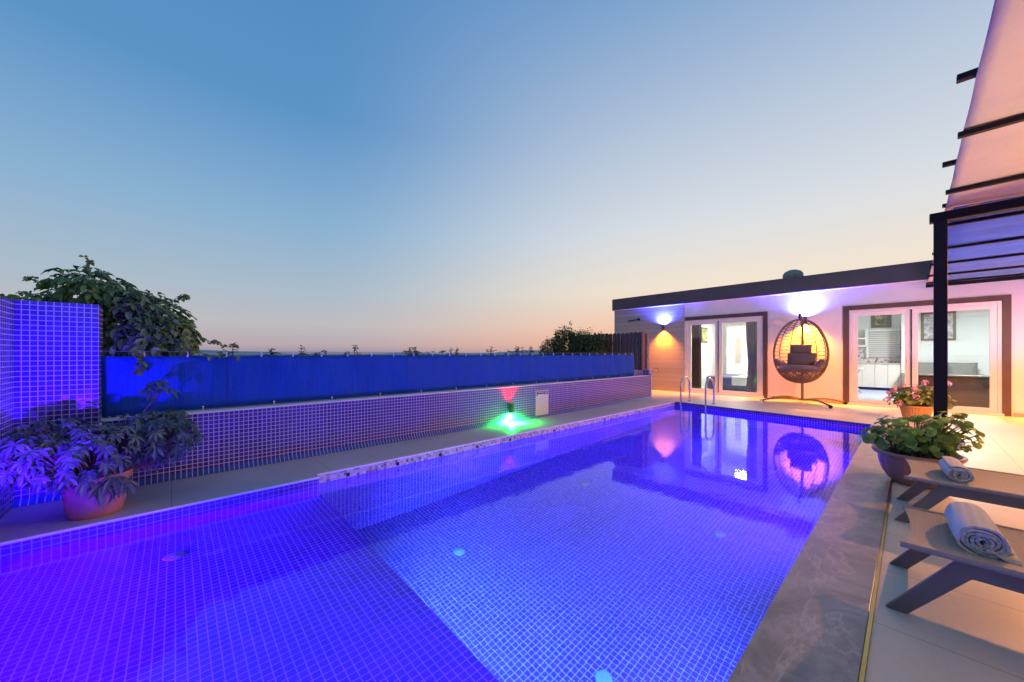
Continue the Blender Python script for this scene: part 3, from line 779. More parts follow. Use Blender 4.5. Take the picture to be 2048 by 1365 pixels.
trim(D1, False); trim(D2)
def sliding(d, mull):
    """two-leaf sliding door: outer frame, two leaves with a pane each"""
    x0, x1, zt = d
    b = MB(); y0, y1 = HY_+.0, HY_+.10; fw = .055
    b.box(x0, x0+fw, y0, y1, .03, zt); b.box(x1-fw, x1, y0, y1, .03, zt); b.box(x0+fw, x1-fw, y0, y1, zt-fw, zt); b.box(x0-.02, x1+.02, HY_-.05, y1, .0, .045)
    dr = b.build('sliding_door', M['pvc'], hs, smooth=False, bevel=.004)
    for (a0, a1, yo) in ((x0+fw+.002, mull-.012, .05), (mull+.012, x1-fw-.002, .012)):
        s_ = .088; b = MB(); ya, yb = HY_+yo, HY_+yo+.04; za, zb = .047, zt-fw-.003
        b.box(a0, a0+s_, ya, yb, za, zb); b.box(a1-s_, a1, ya, yb, za, zb); b.box(a0+s_, a1-s_, ya, yb, za, za+s_); b.box(a0+s_, a1-s_, ya, yb, zb-s_, zb)
        lf = b.build('leaf_frame', M['pvc'], dr, smooth=False, bevel=.004)
        hx = (a1-.045) if a0 < mull-.3 else (a0+.045)
        hd = MB(); hd.box(hx-.011, hx+.011, ya-.028, ya-.016, .95, 1.13); hd.box(hx-.009, hx+.009, ya-.017, ya-.001, .96, .98); hd.box(hx-.009, hx+.009, ya-.017, ya-.001, 1.10, 1.12); hd.build('handle', M['white'], lf, smooth=False, bevel=.002)
        p = MB(); p.box(a0+s_, a1-s_, ya+.016, ya+.022, za+s_, zb-s_); p.build('pane', M['glass'], dr, smooth=False)
    b = MB(); b.box(mull-.011, mull+.011, HY_+.02, HY_+.045, .05, zt-fw-.004); b.build('gasket', M['gasket'], dr, smooth=False)
sliding(D1, -3.835); sliding(D2, .005)
# interior shells
b = MB(); yb0, yb1 = HY_+.225, 15.4
b.box(-5.12, -5.02, yb0, yb1, .0, 2.74); b.box(-2.3, -2.2, yb0, 17.3, .0, 2.74); b.box(-5.02, -2.3, yb1, yb1+.1, .0, 2.74); b.box(-5.02, -2.3, yb0, yb1, 2.62, 2.74)
b.build('bedroom_lining', M['intwall'], hs, smooth=False)
b = MB(); b.box(-2.2, 4.0, 17.2, 17.3, 0, 2.74); b.box(4.0, 4.1, yb0, 17.3, 0, 2.74); b.box(-2.2, 4.0, yb0, 17.2, 2.66, 2.74)
b.box(-.20, -.10, 16.5, 17.199, 0, 2.655)
b.build('living_room_lining', M['intwall'], hs, smooth=False)
b = MB(); b.box(-2.2, 4, HY_+.11, 17.2, .001, .03); b.build('living_room_floor', M['intfloor'], hs, smooth=False)
b = MB(); b.box(-5.02, -2.3, HY_+.11, 15.4, .001, .03); b.build('bedroom_floor', M['intfloor2'], hs, smooth=False)

t = thing('roof_vent', (-2.16, 12.3, 3.155), 'small domed grey turbine vent on top of the dark roof band', 'roof vent')
b = MB(); b.lathe((-2.16,12.3,3.155), [(.12,0),(.12,.05),(.19,.06),(.225,.14),(.215,.20),(.17,.265),(.09,.305),(.001,.315)], 36, fn=lambda g_, i: 1+.03*math.cos(18*g_), cap0=True)
b.build('turbine', surf('galvanised_vent', (.30,.29,.25), .7, .2, 12), t)
t = thing('wall_bracket', (-6.45, HY_-.05, 2.36), 'thin dark metal bracket on the grey boarded wall above the wooden fence', 'bracket')
b = MB(); b.bar((-6.72,HY_-.05,2.34), (-6.30,HY_-.05,2.38), .02, .03); b.build('arm', M['black'], t, smooth=False)
b = MB(); b.box(-6.36,-6.28,HY_-.045,HY_-.031,2.34,2.42); b.build('mount_plate', M['black'], t, smooth=False)
t = thing('wall_tap', (-5.66, HY_-.06, .655), 'small metal garden tap on the grey boarded wall', 'tap')
b = MB(); b.tube([(-5.66,HY_-.03,.66),(-5.66,HY_-.10,.66),(-5.66,HY_-.12,.64),(-5.66,HY_-.12,.60)], .013, 8); b.build('spout', M['steel'], t)
b = MB(); b.tube([(-5.66,HY_-.08,.66),(-5.66,HY_-.08,.71)], .008, 8); b.bar((-5.70,HY_-.08,.715), (-5.62,HY_-.08,.715), .02, .012); b.build('handle', M['steel'], t)

# ------------------------------------------------------------------ rooms behind the glass
def picture(label, x0, x1, y, z0, z1, mat, fw=.05):
    t = thing('framed_picture', ((x0+x1)/2, y, (z0+z1)/2), label, 'picture', 'framed pictures inside the house')
    b = MB(); b.box(x0,x0+fw,y-.03,y,z0,z1); b.box(x1-fw,x1,y-.03,y,z0,z1); b.box(x0+fw,x1-fw,y-.03,y,z0,z0+fw); b.box(x0+fw,x1-fw,y-.03,y,z1-fw,z1); b.build('frame', M['picframe'], t, smooth=False)
    b = MB(); b.box(x0+fw,x1-fw,y-.012,y-.001,z0+fw,z1-fw); b.build('canvas', mat, t, smooth=False)
YB = 17.195
def rect(x0, y0, x1, y1, Y):
    a = atY(x0, y0, Y); c = atY(x1, y1, Y); return a[0], c[0], c[1], a[1]
r_ = rect(1742, 596, 1783, 655, YB); picture('dark forest picture hanging above the striped kitchen blind', r_[0], r_[1], YB, r_[2], 2.62, M['pic_a'], .10)
r_ = rect(1842, 626, 1912, 681, YB); picture('grey flower painting on the living room wall, cut by the pergola post', r_[0], r_[1], YB, r_[2], r_[3], M['pic_b'], .06)
ya, za = atX(1402, 655, -5.01); yb, zb = atX(1414, 686, -5.01)
t = thing('framed_picture', (-5.0, (ya+yb)/2, (za+zb)/2), 'narrow green and yellow picture on the bedroom side wall', 'picture', 'framed pictures inside the house')
b = MB(); b.box(-5.015,-4.99,ya,yb,zb,za); b.build('frame', M['picframe'], t, smooth=False)
b = MB(); b.box(-4.989,-4.985,ya+.05,yb-.05,zb+.05,za-.05); b.build('canvas', painting_mat('garden_picture', [(.3,(.08,.12,.05)),(.5,(.35,.38,.08)),(.65,(.7,.7,.5))], 5, 9), t, smooth=False)

r_ = rect(1737, 660, 1800, 716, YB-.1)
t = thing('window_blind', ((r_[0]+r_[1])/2, YB-.1, r_[2]), 'striped roller blind in a white frame in the kitchen', 'blind')
b = MB(); b.box(r_[0]-.06, r_[1], YB-.12, YB-.02, r_[3]-.06, r_[3]); b.box(r_[0]-.06, r_[0], YB-.12, YB-.02, r_[2], r_[3]-.06); b.build('frame', M['cabwhite'], t, smooth=False)
b = MB(); b.box(r_[0], r_[1], YB-.06, YB-.03, r_[2], r_[3]-.06); b.build('slats', M['zebra'], t, smooth=False)
a0 = atY(1705, 676, YB-.3); a1 = atY(1737, 694, YB-.3)
t = thing('wall_shelf', ((a0[0]+a1[0])/2, YB-.15, a1[1]), 'white open wall shelf beside the kitchen blind', 'shelf')
b = MB(); b.box(a0[0], a1[0]-.08, YB-.3, YB, a1[1], a1[1]+.06); b.box(a0[0], a1[0]-.08, YB-.3, YB, a0[1]-.06, a0[1]); b.box(a1[0]-.08, a1[0]-.02, YB-.3, YB, a1[1], a0[1]+.30); b.build('carcass', M['cabwhite'], t, smooth=False)
xc0 = atY(1700, 720, YB-.6)[0]; xc1 = -.202
t = thing('kitchen_counter', ((xc0+xc1)/2, YB-.3, 0), 'cream kitchen base cabinets with a pale worktop and dark plinth', 'kitchen unit')
b = MB()
for i in range(4):
    w_ = (xc1-xc0)/4; b.box(xc0+i*w_+.004, xc0+(i+1)*w_-.004, YB-.62, YB-.6, .12, .86)
b.build('door', M['cabinet'], t, smooth=False, bevel=.004)
b = MB(); b.box(xc0, xc1, YB-.6, YB-.001, .12, .862); b.build('carcass', M['cabinet'], t, smooth=False)
b = MB(); b.box(xc0, xc1, YB-.64, YB-.001, .864, .90); b.build('worktop', surf('pale_worktop', (.52,.50,.46), .3), t, smooth=False)
b = MB(); b.box(xc0, xc1, YB-.55, YB-.02, .031, .118); b.build('plinth', M['dark'], t, smooth=False)
b = MB(); b.box(xc0, xc1, YB-.012, YB-.002, .902, 1.42); b.build('splashback', M['splash'], t, smooth=False)
t = thing('kitchen_table', (-1.0, 15.2, .03), 'small white table on crossed chrome legs at the left edge of the big door', 'table')
b = MB(); b.box(-1.75, -.98, 14.8, 15.6, .74, .775); b.build('tabletop', M['cabwhite'], t, smooth=False, bevel=.005)
for (p, q) in (((-1.02,14.9,.74),(-1.18,14.9,.40)),((-1.18,14.9,.40),(-1.0,14.9,.03)),((-1.14,15.5,.74),(-1.14,15.5,.03)),((-1.24,15.4,.74),(-1.24,15.4,.03))):
    b = MB(); b.tube([p,q], .022, 8); b.build('leg', M['steel'], t)
t = thing('armchair', (.6, 16.5, 0), 'grey cloth sofa against the back wall of the living room', 'sofa')
def pillow(mb, c, sx, sy, sz, rot=None, n=12, puff=.55, pinch=.12):
    """cushion: size sx, sy, thickness sz, optional rotation matrix"""
    vs = []; fs = []
    for side in (1, -1):
        for i in range(n+1):
            for k in range(n+1):
                u = -1+2*i/n; v = -1+2*k/n
                e = max(0, (1-u**4)*(1-v**4))**puff
                x = u*sx/2*(1-pinch*(1-v*v)*0.5 + 0.0); y = v*sy/2*(1-pinch*(1-u*u)*.5)
                p = Vector((x, y, side*sz/2*e))
                if rot is not None: p = rot @ p
                vs.append(Vector(c)+p)
    m_ = (n+1)**2
    for i in range(n):
        for k in range(n):
            q = (i*(n+1)+k, (i+1)*(n+1)+k, (i+1)*(n+1)+k+1, i*(n+1)+k+1)
            fs.append(q); fs.append(tuple(reversed([z+m_ for z in q])))
    mb.add(vs, fs)
b = MB(); b.box(-.05,1.35,16.2,17.05,.08,.42); b.build('base', M['sofa'], t, smooth=True, bevel=.04)
b = MB(); pillow(b, (.32,16.85,.68), .75,.55,.28, Matrix.Rotation(R_(80),3,'X')); pillow(b, (1.0,16.85,.68), .6,.55,.28, Matrix.Rotation(R_(80),3,'X')); b.build('back_cushion', M['sofa'], t)
for x in (-.12, 1.35):
    b = MB(); b.box(x-.1,x+.1,16.15,17.05,.05,.62); b.build('armrest', M['sofa'], t, smooth=True, bevel=.06)
t = thing('leather_sofa', (.9, 12.9, 0), 'dark brown leather sofa with its back to the big glass door', 'sofa')
b = MB(); b.box(.07,2.6,12.42,12.68,.05,.70); b.build('backrest', M['leather'], t, bevel=.05)
b = MB(); b.box(.06,2.62,12.38,12.72,.701,.735); b.build('top_roll', surf('pale_leather_edge', (.30,.27,.24), .35), t, bevel=.015)
b = MB(); b.box(.09,2.58,12.69,13.4,.08,.42); b.build('seat', M['leather'], t, bevel=.04)
t = thing('bed', (-3.7, 13.7, 0), 'low bed with a dark blue spread and a white throw in the bedroom', 'bed')
b = MB(); b.box(-4.62,-2.5,13.0,14.7,.05,.46); b.build('mattress', M['bedblue'], t, bevel=.05)
b = MB(); b.box(-3.85,-2.48,12.985,14.72,.20,.475); b.build('throw', M['bedwhite'], t, bevel=.02)
b = MB(); pillow(b, (-3.2,14.2,.52), .6,.4,.12); b.build('pillow', M['bedwhite'], t)
t = thing('wardrobe', (-3.9, 15.2, 0), 'white wardrobe with a beige panel in one door on the bedroom back wall', 'wardrobe')
b = MB(); b.box(-4.6,-2.35,14.95,15.39,.04,2.2); b.build('carcass', M['cabwhite'], t, smooth=False)
for i in range(3):
    x0 = -4.58+.74*i; b = MB(); b.box(x0,x0+.72,14.925,14.948,.08,2.17); dr = b.build('door', M['cabwhite'], t, smooth=False, bevel=.004)
    h_ = MB(); h_.tube([(x0+.66,14.915,1.0),(x0+.66,14.915,1.2)], .008, 6); h_.build('handle', M['steel'], dr)
a0 = atY(1470, 677, 14.92); a1 = atY(1482, 728, 14.92)
b = MB(); b.box(a0[0],a1[0],14.918,14.923,a1[1],a0[1]); b.build('door_panel', M['mirror'], t, smooth=False)
def curtain(label, x0, x1, y, mat, pinch=0.0):
    b = MB(); n = 60; vs = []; m_ = 14
    for i in range(n+1):
        for k in range(m_+1):
            u = i/n; z = .04 + 2.5*k/m_
            sq = 1 - pinch*math.exp(-((z-.9)/.5)**2)
            xx = x1 + (x0-x1)*(1-u)*sq
            vs.append((xx, y + .03*math.sin(u*34) , z))
    b.add(vs, [(i*(m_+1)+k, (i+1)*(m_+1)+k, (i+1)*(m_+1)+k+1, i*(m_+1)+k+1) for i in range(n) for k in range(m_)])
    o = b.build('curtain', mat); md = o.modifiers.new('thickness','SOLIDIFY'); md.thickness = .004
    tag(o, label, 'curtain', 'bedroom curtains')
curtain('grey curtain gathered at the right side of the bedroom door', -3.20, -2.84, HY_+.30, M['curtain_grey'], .15)
curtain('narrow brown curtain at the left side of the bedroom door', -4.70, -4.42, HY_+.30, M['curtain_brown'])
def ceiling_lamp(label, x, y, z, r, e, col, pw):
    t = thing('ceiling_lamp', (x,y,z), label, 'ceiling lamp', 'ceiling lamps inside the house')
    b = MB(); b.lathe((x,y,z), [(r,0),(r*.95,-.05),(r*.6,-.085),(.001,-.095)], 24); b.build('diffuser', emit_mat('ceiling_glow', col, e), t)
    area('bulb', (x,y,z-.12), r*2, col, pw, t, (x,y,0))
ceiling_lamp('round white ceiling lamp lit in the bedroom', -3.5, 13.4, 2.615, .34, 2.5, (1,.97,.90), 120)
ceiling_lamp('round white ceiling lamp lit in the living room', .8, 14.4, 2.655, .25, 9, (.97,1,.95), 190)

# ------------------------------------------------------------------ pool ladder
t = thing('pool_ladder', (-3.5, 9.4, 0), 'stainless steel pool ladder with two arched rails at the far end of the pool', 'ladder')
def fy(x): return FA[1] + (x-PL)/(PR-PL)*(FB[1]-FA[1])
for x in (-3.80, -3.20):
    yf = fy(x) - .10; yb_ = fy(x) + .42; P = [(x, yf, -1.05), (x, yf, .40)]
    for k in range(1, 12):
        a = PI*k/12; P.append((x, (yf+yb_)/2 - (yb_-yf)/2*math.cos(a), .40 + .22*math.sin(a)))
    P += [(x, yb_, .40), (x, yb_, .002)]
    b = MB(); b.tube(P, .022, 12); hr = b.build('handrail', M['steel'], t)
    f_ = MB(); f_.lathe((x,yb_,.001), [(.001,.018),(.03,.018),(.048,.004),(.05,0)], 20); f_.build('flange', M['steel'], hr)
for z in (-.30, -.56, -.82):
    b = MB(); y_ = fy(-3.5)-.10; b.box(-3.785,-3.215,y_-.04,y_+.04,z-.012,z+.012); b.build('step', M['steel'], t, smooth=False, bevel=.005)

# ------------------------------------------------------------------ egg chair
EC = Vector((-1.80, 11.02, 1.265))
egg = thing('egg_chair', (-1.83, 11.35, 0), 'dark wicker hanging egg chair with charcoal cushions on a curved steel stand', 'hanging chair')
def ew(tt): return .515*math.sin(tt)**.92*(1-.10*math.cos(tt))
def ep(tt, phi, dep=.46, front=.26):
    rr = ew(tt); y = math.cos(phi)
    return EC + Vector((rr*math.sin(phi), (dep if y > 0 else front)*rr/.515*y, .75*math.cos(tt)))
bk = MB()
bk.tube([ep(PI*(k/60), R_(90)) if k <= 60 else ep(PI*(120-k)/60, R_(-90)) for k in range(1, 120)], .024, 8, True)
rim = bk.build('basket_rim', M['wicker'], egg)
bk = MB()
for ph in (-60,-30,0,30,60):
    bk.tube([ep(PI*k/40, R_(ph)) for k in range(1, 40)], .010 if ph else .013, 6)
for ph in (150,180,210,120,240):
    bk.tube([ep(PI*k/40, R_(ph)) for k in range(31, 40)], .010, 6)
n_ = 0; tt = .42
while tt < 2.25:
    P = []
    zig = .028*(1 if n_ % 2 else -1)
    for k in range(0, 25):
        ph = -90 + 180*k/24
        P.append(ep(tt + zig*math.sin(k/24*PI*6) + rnd.uniform(-.006,.006), R_(ph)))
    bk.tube(P, .0055, 5); tt += .060; n_ += 1
while tt < 3.05:
    ring = [ep(tt + .03*math.sin(k*PI*.5+n_), 2*PI*k/48) for k in range(48)]
    bk.tube(ring, .0075, 5, True); tt += .040; n_ += 1
for k in range(44):
    a = 2*PI*k/44; ring = [ep(2.30 + .7*i/6, a + (.10 if k % 2 else -.10)*math.sin(i)) for i in range(7)]
    bk.tube(ring, .006, 5)
bk.build('basket_weave', M['wicker'], egg)
b = MB(); pillow(b, EC + Vector((0,-.02,-.42)), .86, .66, .17); b.build('seat_cushion', M['cushion'], egg)
b = MB(); pillow(b, EC + Vector((.0,.16,-.21)), .58,.36,.20, Matrix.Rotation(R_(72),3,'X')); b.build('back_cushion', M['cushion'], egg)
b = MB(); pillow(b, EC + Vector((-.02,.22,.05)), .44,.24,.16, Matrix.Rotation(R_(74),3,'X')); b.build('head_cushion', M['cushion'], egg)
for s_ in (-1, 1):
    b = MB(); pillow(b, EC + Vector((s_*.36,-.02,-.32)), .34,.42,.15, Matrix.Rotation(R_(-48*s_),3,'Y')); b.build('side_cushion', M['cushion'], egg)
PB = Vector((-1.83, 11.50, 0))
b = MB(); P = [PB+Vector((0,0,.03)), PB+Vector((0,0,1.0)), PB+Vector((.0,.0,1.75)), PB+Vector((0,-.05,2.0)), PB+Vector((0,-.17,2.13)), PB+Vector((.01,-.33,2.16)), PB+Vector((.02,-.48,2.13))]
b.tube(P, [.028,.028,.028,.028,.027,.026,.024], 10); b.build('pole', M['frame'], egg)
b = MB(); b.tube([EC+Vector((0,0,.74)), PB+Vector((.02,-.47,2.11))], .008, 6); b.tube([(-1.81,11.03,2.04),(-1.81,11.03,2.17)], .022, 8); b.build('hanger', M['black'], egg)
for q in ((-2.50,10.70),(-1.19,10.55),(-2.45,11.66),(-1.05,11.64)):
    e = Vector((q[0],q[1],.03)); b = MB(); P = []
    for k in range(9):
        f = k/8; P.append(PB.lerp(e, f) + Vector((0,0,.06 + .055*math.sin(PI*f) - .035*f)))
    b.tube(P, .024, 8); lg = b.build('leg', M['frame'], egg)
    c_ = MB(); c_.sphere(tuple(e+Vector((0,0,.012))), .040, 10, 8); c_.build('foot_cap', M['black'], lg)
t = thing('deck_fitting', (-2.49, 10.58, 0), 'small pale metal fitting on the deck by the left foot of the egg chair stand', 'deck fitting')
b = MB(); b.lathe((-2.49,10.58,0), [(.045,0),(.045,.01),(.03,.015),(.03,.06),(.036,.062),(.036,.085),(.001,.09)], 18); b.build('body', M['white'], t)

# ------------------------------------------------------------------ pergola with sliding canopy
pg = thing('pergola', (.197, 5.575, 0), 'dark metal pergola with a cream sliding fabric canopy over the deck', 'pergola')
b = MB(); b.box(.152,.242,5.53,5.62,0,2.505); b.build('post', M['black'], pg, smooth=False, bevel=.004)
b = MB(); b.box(.125,4.9,5.525,5.625,2.506,2.590); b.build('beam', M['black'], pg, smooth=False, bevel=.004)
b = MB(); b.box(4.8,4.89,5.53,5.62,0,2.505); b.build('post', M['black'], pg, smooth=False, bevel=.004)
lows = [1.35,3.74,4.98,6.25,7.60,8.85,10.10,11.10]; highs = [.75,1.95,3.08,4.40,5.62,6.9,8.2,9.5,10.6]
for y in lows:
    b = MB(); b.box(.205,4.8,y-.022,y+.022,2.598,2.630); b.build('canopy_bar', M['black'], pg, smooth=False, bevel=.003)
for y in highs:
    b = MB(); b.box(.165 if y < 5 else .21,4.8,y-.022,y+.022,2.652,2.684); b.build('canopy_bar', M['black'], pg, smooth=False, bevel=.003)
b = MB(); b.box(.21,4.85,11.52,11.60,2.585,2.665); b.build('wall_beam', M['black'], pg, smooth=False, bevel=.004)
for x in (1.7, 3.3):
    b = MB(); b.box(x-.02,x+.02,.4,11.5,2.69,2.73); b.build('guide_rail', M['black'], pg, smooth=False)
cv = MB(); allb = sorted(lows + highs); ys = []; y = .5
while y <= 11.5: ys.append(y); y += .05
nx = 22; vs = []
for y in ys:
    lo = max([q for q in allb if q <= y] or [y]); hi = min([q for q in allb if q > y] or [y+.01])
    f = (y-lo)/max(.01, hi-lo) if lo <= y else 0
    for i in range(nx+1):
        x = .228 if i == 0 else .285 + (4.7-.285)*(i-1)/(nx-1)
        sg = .030*math.sin(PI*min(1,max(0,f)))
        edge = .003*math.sin(PI*min(1,max(0,f))) if i == 0 else 0
        vs.append((x+edge, y, 2.641 - sg*.9*(0.0+1.0*min(1,i/5)) + .004*math.sin(x*9+y*3)))
ny = len(ys)
def panel(name, j0, j1, i0, i1, mat):
    m = MB(); k = i1-i0+1
    m.add([vs[j*(nx+1)+i] for j in range(j0, j1+1) for i in range(i0, i1+1)], [(j*k+i, j*k+i+1, (j+1)*k+i+1, (j+1)*k+i) for j in range(j1-j0) for i in range(i1-i0)])
    o = m.build(name, mat, pg, ang=80); md = o.modifiers.new('thickness','SOLIDIFY'); md.thickness = .002
jb = min(range(ny), key=lambda q: abs(ys[q]-5.65))
panel('canopy', 0, jb, 0, nx, M['canopy'])
panel('canopy_hem', jb, ny-1, 0, 1, M['canopy'])
panel('lower_canopy', jb, ny-1, 1, nx, M['canopy_bluelit'])  # same canopy running on, with its blue light painted in
for x in (.36, .95):
    b = MB(); b.box(x,x+.08,5.54,5.60,2.592,2.606); b.build('glider', M['steel'], pg, smooth=False, bevel=.003)

def pendant(label, x, y, z, pw, col, r=.06, open_top=True):
    t = thing('pendant_lamp', (x,y,z), label, 'pendant lamp')
    b = MB()
    if open_top: b.lathe((x,y,z), [(.02,.20),(.045,.19),(.045,.12),(.001,.12)], 24)
    else: b.lathe((x,y,z), [(.03,.20),(.09,.16),(.26,.0),(.255,-.004),(.05,.15)], 32)
    b.build('shade', M['black'], t)
    b = MB(); b.tube([(x,y,z+.19),(x,y,2.60)], .005, 6); b.build('cord', M['black'], t)
    b = MB(); b.sphere((x,y,z+.10), .035, 14, 10); b.build('globe', emit_mat('warm_globe', col, 10), t)
    point('bulb', (x,y,z), col, pw, r, t)
WARM = (1.0,.51,.13)
pendant('warm pendant lamp under the canopy in front of the big glass door', 1.75, 7.5, 2.34, 820, (1.0,.39,.11), .05, False)
t = thing('added_uplight', (2.2, 3.4, 0), 'small added warm uplight out of view on the deck shining up at the cream canopy', 'uplight')  # added lamp, unseen, there to warm the canopy underside
b = MB(); b.lathe((2.2, 3.4, 0), [(.001,.0),(.07,0),(.07,.09),(.06,.10),(.055,.085),(.001,.085)], 24); b.build('housing', M['lampbody'], t)
spot('beam', (2.2, 3.4, .11), (1.7, 3.3, 2.64), (1.0,.68,.30), 430, 132, .5, .03, t)

# ------------------------------------------------------------------ sun loungers and towels
def lounger(y0, y1, label):
    x0 = -.03; L = 1.95; zt = .335
    t = thing('sun_lounger', (x0+.9, (y0+y1)/2, 0), label, 'sun lounger', 'taupe sun loungers beside the pool')
    s = MB(); nx, ny = 60, 16; vs = []
    for i in range(nx+1):
        for k in range(ny+1):
            v = -1+2*k/ny; x = x0 + L*i/nx
            sag = .026*(1-v*v)
            x += .030*(1-v*v)*max(0, 1-(i/nx)*6)
            z = zt - sag
            if x > x0+1.25: z += (x-x0-1.25)*.55
            vs.append((x, (y0+y1)/2 + v*(y1-y0)/2, z))
    m1 = (nx+1)*(ny+1)
    vs += [(a, b_, c-.004) for a,b_,c in vs]
    fs = []
    for i in range(nx):
        for k in range(ny):
            q = (i*(ny+1)+k, (i+1)*(ny+1)+k, (i+1)*(ny+1)+k+1, i*(ny+1)+k+1); fs.append(q); fs.append(tuple(m1+z for z in reversed(q)))
    for k in range(ny): fs.append((k, k+1, m1+k+1, m1+k))
    s.add(vs, fs); s.build('sling', M['sling'], t)
    for y in (y0, y1):
        r = MB(); r.tube([(x0-.004,y,zt-.008),(x0+1.25,y,zt-.008),(x0+L,y,zt-.008+.385)], .013, 8); r.build('side_rail', M['sling'], t)
    yi0, yi1 = y0+.035, y1-.035
    for y in (yi0, yi1):
        r = MB(); w_ = .024
        # flat bent bar: splayed foot, long rail, splayed foot (profile in X and Z)
        out = [(x0-.055,0),(x0+.165,.312),(x0+L-.30,.312),(x0+L-.08,0),(x0+L-.15,0),(x0+L-.36,.245),(x0+.205,.245),(x0+.018,0)]
        n = len(out); r.add([(a,y-w_/2,c) for a,c in out]+[(a,y+w_/2,c) for a,c in out], [tuple(range(n)), tuple(reversed(range(n,2*n)))] + [(i,i+n,(i+1)%n+n,(i+1)%n) for i in range(n)])
        r.build('side_frame', M['frame'], t, smooth=False, bevel=.004)
    for x in (x0+.23, x0+1.2):
        r = MB(); r.box(x-.018,x+.018,yi0+.013,yi1-.013,.250,.295); r.build('cross_bar', M['frame'], t, smooth=False, bevel=.004)
    return t
lounger(2.455, 3.05, 'nearest taupe sun lounger holding the big loosely rolled towel')
lounger(3.80, 4.43, 'farther taupe sun lounger in front of the large leafy bowl pot')

def towel(cx, y0, y1, a, h, label, turns, seed, skew=0.0, flap=False):
    r = random.Random(seed); z0 = .335 - .028
    t = thing('rolled_towel', (cx, (y0+y1)/2, z0), label, 'towel', 'rolled towels on the loungers')
    b = MB(); N = int(turns*40); th = .5/ (turns+.6)
    prof = []
    for i in range(N+1):
        f = i/N; ang = f*turns*2*PI - .5*PI
        rad = .10 + .90*f
        wob = 1 + .04*math.sin(ang*2.3+seed) + .025*math.sin(ang*5.1)
        prof.append((rad*a*math.cos(ang)*wob, rad*h*math.sin(ang)*wob, ang, rad))
    half = .44/turns
    ny = 10; vs = []
    for j in range(ny+1):
        f = j/ny; y = y0 + (y1-y0)*f
        for (x, z, ang, rad) in prof:
            jit = 0
            ex = (r.uniform(-.004,.004) if j in (0, ny) else 0) + (.006*math.sin(ang*1.7) if j in (0, ny) else 0)
            bul = 1 + .035*math.sin(PI*f) + .010*math.sin(f*9+ang)
            for s_ in (1, -1):
                k = s_*half
                xx = x*bul + math.cos(ang)*a*k*.8; zz = z*bul + math.sin(ang)*h*k*.8
                vs.append((cx + skew*(f-.5) + xx, y+ex, max(z0+.002, z0 + h*1.03 + zz)))
    np_ = len(prof)
    fs = []
    def I(j, i, s_): return (j*np_+i)*2 + s_
    for j in range(ny):
        for i in range(np_-1):
            fs.append((I(j,i,0), I(j,i+1,0), I(j+1,i+1,0), I(j+1,i,0)))
            fs.append((I(j,i,1), I(j+1,i,1), I(j+1,i+1,1), I(j,i+1,1)))
        fs.append((I(j,np_-1,0), I(j,np_-1,1), I(j+1,np_-1,1), I(j+1,np_-1,0)))
    for j in (0, ny):
        for i in range(np_-1): fs.append((I(j,i,0), I(j,i,1), I(j,i+1,1), I(j,i+1,0)))
    b.add(vs, fs); b.build('roll', M['towel'], t, ang=60)
    if flap:
        b = MB(); n = 10; vs = []
        for i in range(n+1):
            for k in range(7):
                u = i/n; v = k/6
                vs.append((cx + a*.2 + u*(a*1.15), y0-.012 + v*.34, z0 + .012 + .028*(1-u) + .006*math.sin(u*7+v*5)))
        b.add(vs, [(i*7+k,(i+1)*7+k,(i+1)*7+k+1,i*7+k+1) for i in range(n) for k in range(6)])
        o = b.build('loose_end', M['towel'], t); md = o.modifiers.new('thickness','SOLIDIFY'); md.thickness = .008
towel(.205, 2.60, 2.98, .080, .066, 'large pale towel loosely rolled with a spread end on the nearest lounger', 5.2, 3, -.02, True)
towel(.212, 3.96, 4.30, .060, .057, 'small tightly rolled pale towel on the farther lounger', 4.6, 8, -.03)

# ------------------------------------------------------------------ flower pots on the right
bx, by = .035, 5.04
t = thing('bowl_planter', (bx,by,0), 'large fluted brown bowl planter full of leafy white geraniums behind the farther lounger', 'planter')
flute = lambda g_, i: 1 + (.035*abs(math.cos(8*g_)) - .02 if 1 <= i <= 6 else 0)
b = MB(); b.lathe((bx,by,0), [(.14,0),(.15,.004),(.19,.04),(.225,.10),(.245,.17),(.252,.235),(.255,.25),(.285,.262),(.300,.285),(.296,.300),(.275,.298),(.245,.262)], 96, fn=flute, cap0=True); b.build('bowl', M['bowl'], t)
b = MB(); b.lathe((bx,by,0), [(.0001,.272),(.255,.262)], 40); b.build('soil', M['soil'], t)
lv = MB(); st = MB(); fl = MB()
for (cx_,cy_,cz_,rx,ry,rz,n) in ((bx-.02,by,.47,.30,.28,.17,80),(bx+.16,by-.02,.52,.22,.22,.20,56),(bx-.22,by-.05,.42,.16,.2,.10,26),(bx+.02,by-.12,.38,.24,.16,.10,30)):
    for _ in range(n):
        q = rdir(); r = rnd.uniform(.3,1)**.5; p = Vector((cx_+q.x*rx*r, cy_+q.y*ry*r, cz_+q.z*rz*r))
        if p.z < .31: continue
        lv.round_leaf(p, q*.8 + Vector((-.15,-.3,.7)), rnd.uniform(.028,.052), rnd.uniform(0,6.28))
        st.tube([Vector((bx,by,.27)).lerp(Vector((p.x,p.y,.27)), .5), p.lerp(Vector((bx,by,.3)), .35)+Vector((0,0,-.01)), p+Vector((0,0,-.008))], [.005,.004,.003], 5)
lv.build('foliage', M['geranium'], t, smooth=False); 
